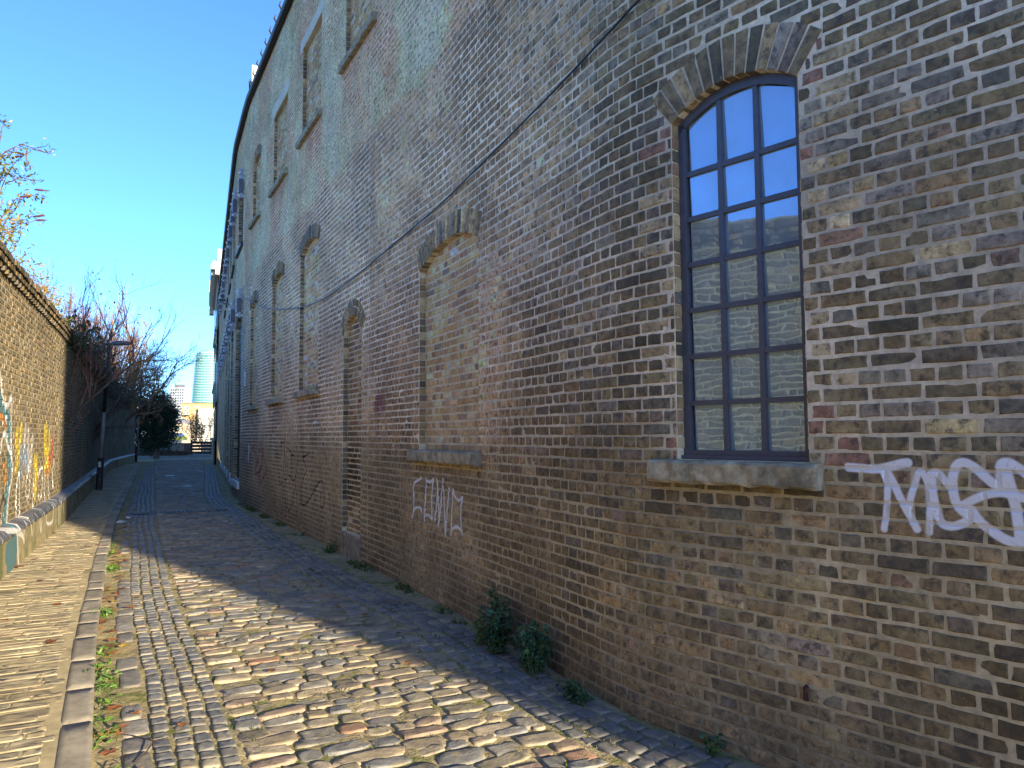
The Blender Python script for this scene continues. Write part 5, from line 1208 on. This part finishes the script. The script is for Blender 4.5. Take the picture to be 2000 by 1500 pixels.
lh = MB(); n = 1500; X = rng.uniform(gx(262, 72), gx(352, 72), n); Yy = YE-.2-np.abs(rng.normal(0, .8, n)); Z = np.maximum(.45-.35*np.abs(YE-.3-Yy)-.25*np.clip((X-gx(310, 72))/2, 0, 2), .02)*rng.uniform(.3, 1, n)
leaves_mb(lh, np.stack([X, Yy, Z], 1), rng.normal(0, .6, (n, 3))+np.array([0, 0, 1]), rng.uniform(.10, .2, n), np.array([(.12, .05, .025), (.16, .07, .03), (.08, .04, .025)])[rng.integers(0, 3, n)], .7); o = lh.build('leaf_heap', M_DRY, None); tag(o, 'brown heap of leaves against the low end wall', 'leaf heap', kind='stuff')
sb = empty('slatted_barrier', (gx(392, 72), 72, 0), 'dark timber slatted barrier closing the gap beside the warehouse corner', 'barrier')
x0, x1 = gx(373, 72), gx(415, 72); M_TIM = plain('black_timber', (.018, .014, .014), .7, 0, .35, 8)
for k in range(4): m = MB(); m.box(x0+.1, x1, 71.9+.05*k, 71.98+.05*k, .10+.31*k, .33+.31*k, jit=.004); m.build('board', M_TIM, sb, vcol=False)
for x in (x0, x1-.1): m = MB(); m.box(x, x+.1, 71.99, 72.2, 0, 1.36); m.build('post', M_TIM, sb, vcol=False)
m = MB(); m.box(x0-.03, x1+.05, 71.85, 72.25, 1.365, 1.43); m.build('top_board', M_TIM, sb, vcol=False)
rl = empty('mesh_fence', (gx(392, 73.5), 73.5, 0), 'thin steel rail fence standing above the slatted barrier', 'fence')
M_IRON = plain('dark_iron', (.03, .028, .03), .6)
for i, x in enumerate(np.linspace(gx(373, 73.5), gx(411, 73.5), 8)): m = MB(); m.tube([(x, 73.5, 0), (x, 73.5, 2.85)], .035 if i % 7 == 0 else .016, 6); m.build('post' if i % 7 == 0 else 'bar', M_IRON, rl, vcol=False)
for z in (1.6, 2.78): m = MB(); m.tube([(gx(373, 73.5), 73.49, z), (gx(411, 73.5), 73.49, z)], .022, 6); m.build('rail', M_IRON, rl, vcol=False)
vr = empty('iron_railings', (gx(300, 72.5), 72.5, 0), 'black vertical iron railings under the dark evergreen', 'railings')
for x in np.linspace(gx(268, 72.5), gx(329, 72.5), 26): m = MB(); m.tube([(x, 72.5, .0), (x, 72.5, 2.7)], .018, 5); m.build('bar', M_IRON, vr, vcol=False)
for z in (1.2, 2.5): m = MB(); m.tube([(gx(268, 72.5), 72.48, z), (gx(329, 72.5), 72.48, z)], .02, 5); m.build('rail', M_IRON, vr, vcol=False)
YL = [(.45, .32, .06), (.40, .22, .05), (.20, .20, .05), (.30, .26, .10)]
tree('autumn_shrub', 'sunlit autumn shrub with yellow leaves tangled in the thin rail fence', 'shrub', np.array([gx(395, 76), 76, .2]), [((rng.normal(0, .3), rng.normal(0, .3), 1), 2.6, .04, 2) for _ in range(5)], twig=(.14, .09, .06), bark=DK, up=.3, spread=.55, limb=.4, limbs=3, kids=(2, 3), leaf=(900, .12, YL))
tree('autumn_shrub', 'small sunlit yellow shrub growing through the iron railings', 'shrub', np.array([gx(312, 74.8), 74.8, .3]), [((rng.normal(0, .4), rng.normal(0, .4), 1), 1.3, .03, 1) for _ in range(4)], twig=(.14, .09, .06), bark=DK, up=.3, spread=.6, limb=.5, limbs=3, kids=(2, 3), leaf=(260, .13, [(.5, .45, .12), (.3, .32, .1)]))
hd_ = MB()
for k in range(10): hd_.box(gx(326, 90)+k*.42, gx(326, 90)+k*.42+.40, 90, 90.08, 0, 1.28)
o = hd_.build('pale_hoarding', plain('pale_boards', (.50, .42, .32), .8, 0, .15, 2), None, vcol=False); tag(o, 'low pale sunlit hoarding beyond the low end wall', 'hoarding')
for px, lab in ((343, 'rounded bright green clipped bush beyond the hoarding on the left'), (358, 'rounded bright green clipped bush beyond the hoarding beside the shrub')):
    b = np.array([gx(px, 110), 110, 0]); e = empty('clipped_bush', tuple(b), lab, 'bush'); lm = MB(); n = 900; d = rng.normal(0, 1, (n, 3)); d /= np.linalg.norm(d, axis=1)[:, None]; P = b+np.array([0, 0, 1.0])+d*np.array([.75, .7, .95])*rng.uniform(.7, 1, (n, 1))
    leaves_mb(lm, P, d+rng.normal(0, .4, (n, 3)), rng.uniform(.10, .2, n), np.array([(.16, .22, .03), (.12, .18, .03), (.20, .24, .05)])[rng.integers(0, 3, n)], .6); o = lm.build('foliage', M_LEAF, e); o['kind'] = 'stuff'
    m = MB(); m.tube([b, b+np.array([0, 0, .6])], .06, 5); m.build('trunk', M_BARK, e)

# ------------------------------------------------------------------ the far town
YB = 230.0; K = YB/FPX
def tz(py, Y): return EYE+(852.7-py)/FPX*Y
ap = empty('apartment_block', (gx(395, YB), YB, 0), 'sunlit yellow brick apartment block with a white rendered bay beyond the lane', 'apartment block')
M_YB = plain('yellow_brick_far', (.62, .42, .17), .9, 0, .08, 1); M_WR = plain('white_render', (.78, .74, .66), .9, 0, .05, 1); M_FGL = plain('far_window_glass', (.10, .13, .17), .15, .0, .2, 1)
m = MB(); m.box(gx(354, YB), gx(445, YB), YB, YB+14, 0, tz(787.5, YB)); m.build('wall', M_YB, ap, vcol=False)
m = MB(); m.box(gx(353.5, YB), gx(446, YB), YB-.3, YB+14.3, tz(787.5, YB)+.01, tz(786, YB)); m.build('roof', M_CONC, ap, vcol=False)
m = MB(); m.box(gx(390, YB), gx(440, YB), YB-1.6, YB-.01, 0, tz(797, YB)); m.build('rendered_bay', M_WR, ap, vcol=False)
def win(px0, px1, py0, py1, y): 
    m = MB(); m.box(gx(px0, y), gx(px1, y), y-.06, y-.012, tz(py1, y), tz(py0, y)); w = m.build('window', M_WHITE, ap, vcol=False)
    m = MB(); f = .16; m.box(gx(px0, y)+f, gx(px1, y)-f, y-.10, y-.062, tz(py1, y)+f, tz(py0, y)-f); m.build('pane', M_FGL, w, vcol=False)
for a, b in ((793, 800), (803, 809), (816, 823), (825, 833), (840, 848)): win(358.5, 362.8, a, b, YB); win(363.2, 367.5, a, b, YB)
for y in (794, 806, 818.5, 831): win(377.5, 381, y-1.5, y+2.5, YB); win(385, 388.4, y-1.5, y+2.5, YB)
for y in (805, 818, 831): win(398, 402, y-1.5, y+3, YB-1.6); win(406, 410, y-1.5, y+3, YB-1.6)
for y in (810, 834): m = MB(); m.box(gx(357.5, YB), gx(369, YB), YB-1.4, YB-.11, tz(y+.8, YB), tz(y-.2, YB)); m.build('balcony', M_DARKMETAL, ap, vcol=False)
lo = empty('cream_house', (gx(338, 190), 190, 0), 'low cream house with grey roof left of the yellow apartment block', 'house')
m = MB(); m.box(gx(322, 190), gx(353, 190), 190, 198, 0, tz(826, 190)); m.build('wall', plain('cream_wall', (.60, .50, .36), .9, 0, .1, 1), lo, vcol=False)
m = MB(); a, b = gx(321, 190), gx(354, 190); z0, z1 = tz(826, 190)+.01, tz(817, 190); m.add([(a, 189.6, z0), (b, 189.6, z0), (b, 198.4, z0), (a, 198.4, z0), (a+1, 194, z1), (b-1, 194, z1)], [(0, 1, 5, 4), (1, 2, 5), (2, 3, 4, 5), (3, 0, 4), (3, 2, 1, 0)]); m.build('roof', plain('grey_roof_far', (.30, .29, .30), .9), lo, vcol=False)
for px in (331, 337, 343, 349):
    m = MB(); m.box(gx(px-1.6, 190), gx(px+1.6, 190), 189.9, 189.99, tz(841, 190), tz(832, 190)); m.build('window', M_FGL, lo, vcol=False)
van = empty('parked_van', (gx(337, 125), 125, 0), 'small blue van parked beyond the hoarding', 'van')
m = MB(); x0 = gx(332, 125); P = [(0, .35), (3.1, .35), (3.1, .95), (2.5, 1.05), (2.1, 1.75), (0, 1.8)]; m.add([(x0+a*.62, y, z+.55) for y in (125, 126.8) for a, z in P], [(5, 4, 3, 2, 1, 0), (6, 7, 8, 9, 10, 11)]+[(i, (i+1) % 6, 6+(i+1) % 6, 6+i) for i in range(6)]); m.build('body', plain('blue_van_paint', (.05, .08, .22), .35), van, vcol=False)
for a in (.6, 2.5): m = MB(); m.tube([(x0+a*.62, 124.95, .62), (x0+a*.62, 125.15, .62)], .33, 12); m.build('wheel', M_BLACK, van, vcol=False)
m = MB(); m.box(x0+1.0, x0+1.42, 124.96, 124.985, 1.75, 2.15); m.build('window', M_FGL, van, vcol=False)
# round glass tower
YT = 1300.0; cx = gx(405, YT); M_TG = plain('tower_glass', (.06, .30, .28), .12, .35, .08, .05); M_SL = plain('tower_slab', (.42, .58, .54), .6)
tw = empty('glass_tower', (cx, YT, 0), 'tall round green glass tower with white balcony bands on the skyline', 'tower'); H_ = tz(691, YT); nf = 52
core = MB(); slb = MB()
for i in range(nf):
    z = H_*i/nf; t = i/nf; r = (32-9.5*t**1.6)*YT/1300*.88; th = np.linspace(0, 2*math.pi, 29)[:-1]; ring = [(cx+math.cos(a)*r, YT+math.sin(a)*r*.8) for a in th]; ring2 = [(cx+math.cos(a)*(r+1.3), YT+math.sin(a)*(r+1.3)*.8) for a in th]
    prism(core, ring, z+.9, z+H_/nf-.02); prism(slb, ring2, z, z+.88)
core.build('glass_storeys', M_TG, tw, vcol=False, smooth=False); slb.build('balcony_bands', M_SL, tw, vcol=False)
m = MB(); prism(m, [(cx+math.cos(a)*16, YT+math.sin(a)*12) for a in th], H_, H_+3); m.build('roof_plant', M_SL, tw, vcol=False)
YG = 700.0; gt = empty('office_tower', (gx(344, YG), YG, 0), 'grey slab tower block with a darker roof box on the skyline', 'tower'); M_GT = plain('grey_tower', (.40, .42, .46), .8, 0, .05, .1)
m = MB(); m.box(gx(330, YG), gx(358, YG), YG, YG+14, 0, tz(756, YG)); m.build('wall', M_GT, gt, vcol=False)
m = MB(); m.box(gx(338, YG), gx(350, YG), YG+2, YG+10, tz(756, YG)+.01, tz(749.5, YG)); m.build('roof_box', plain('dark_roof_box', (.15, .15, .17), .8), gt, vcol=False)
for r_ in range(15):
    for c in range(6):
        a = gx(331+c*4.5, YG); m = MB(); m.box(a, a+1.5, YG-.1, YG-.02, tz(759+r_*5.4, YG)-1.7, tz(759+r_*5.4, YG)); m.build('window', M_FGL, gt, vcol=False)
def crane(px, py0, py1, Y, lab, jib):
    e = empty('tower_crane', (gx(px, Y), Y, 0), lab, 'crane'); x = gx(px, Y); m = MB(); m.tube([(x, Y, 0), (x, Y, tz(py1, Y))], .55, 4); m.build('mast', M_GALV, e, vcol=False); m = MB(); m.tube([(x, Y, tz(py1, Y)), (x+jib[0], Y, tz(py1, Y)+jib[1])], .4, 4); m.build('jib', M_GALV, e, vcol=False)
crane(369, 850, 782, 800, 'thin distant crane with raised jib between the two towers', (-2.5, 13)); crane(340, 850, 749, 720, 'thin distant crane jib rising behind the grey tower', (-2, 6))
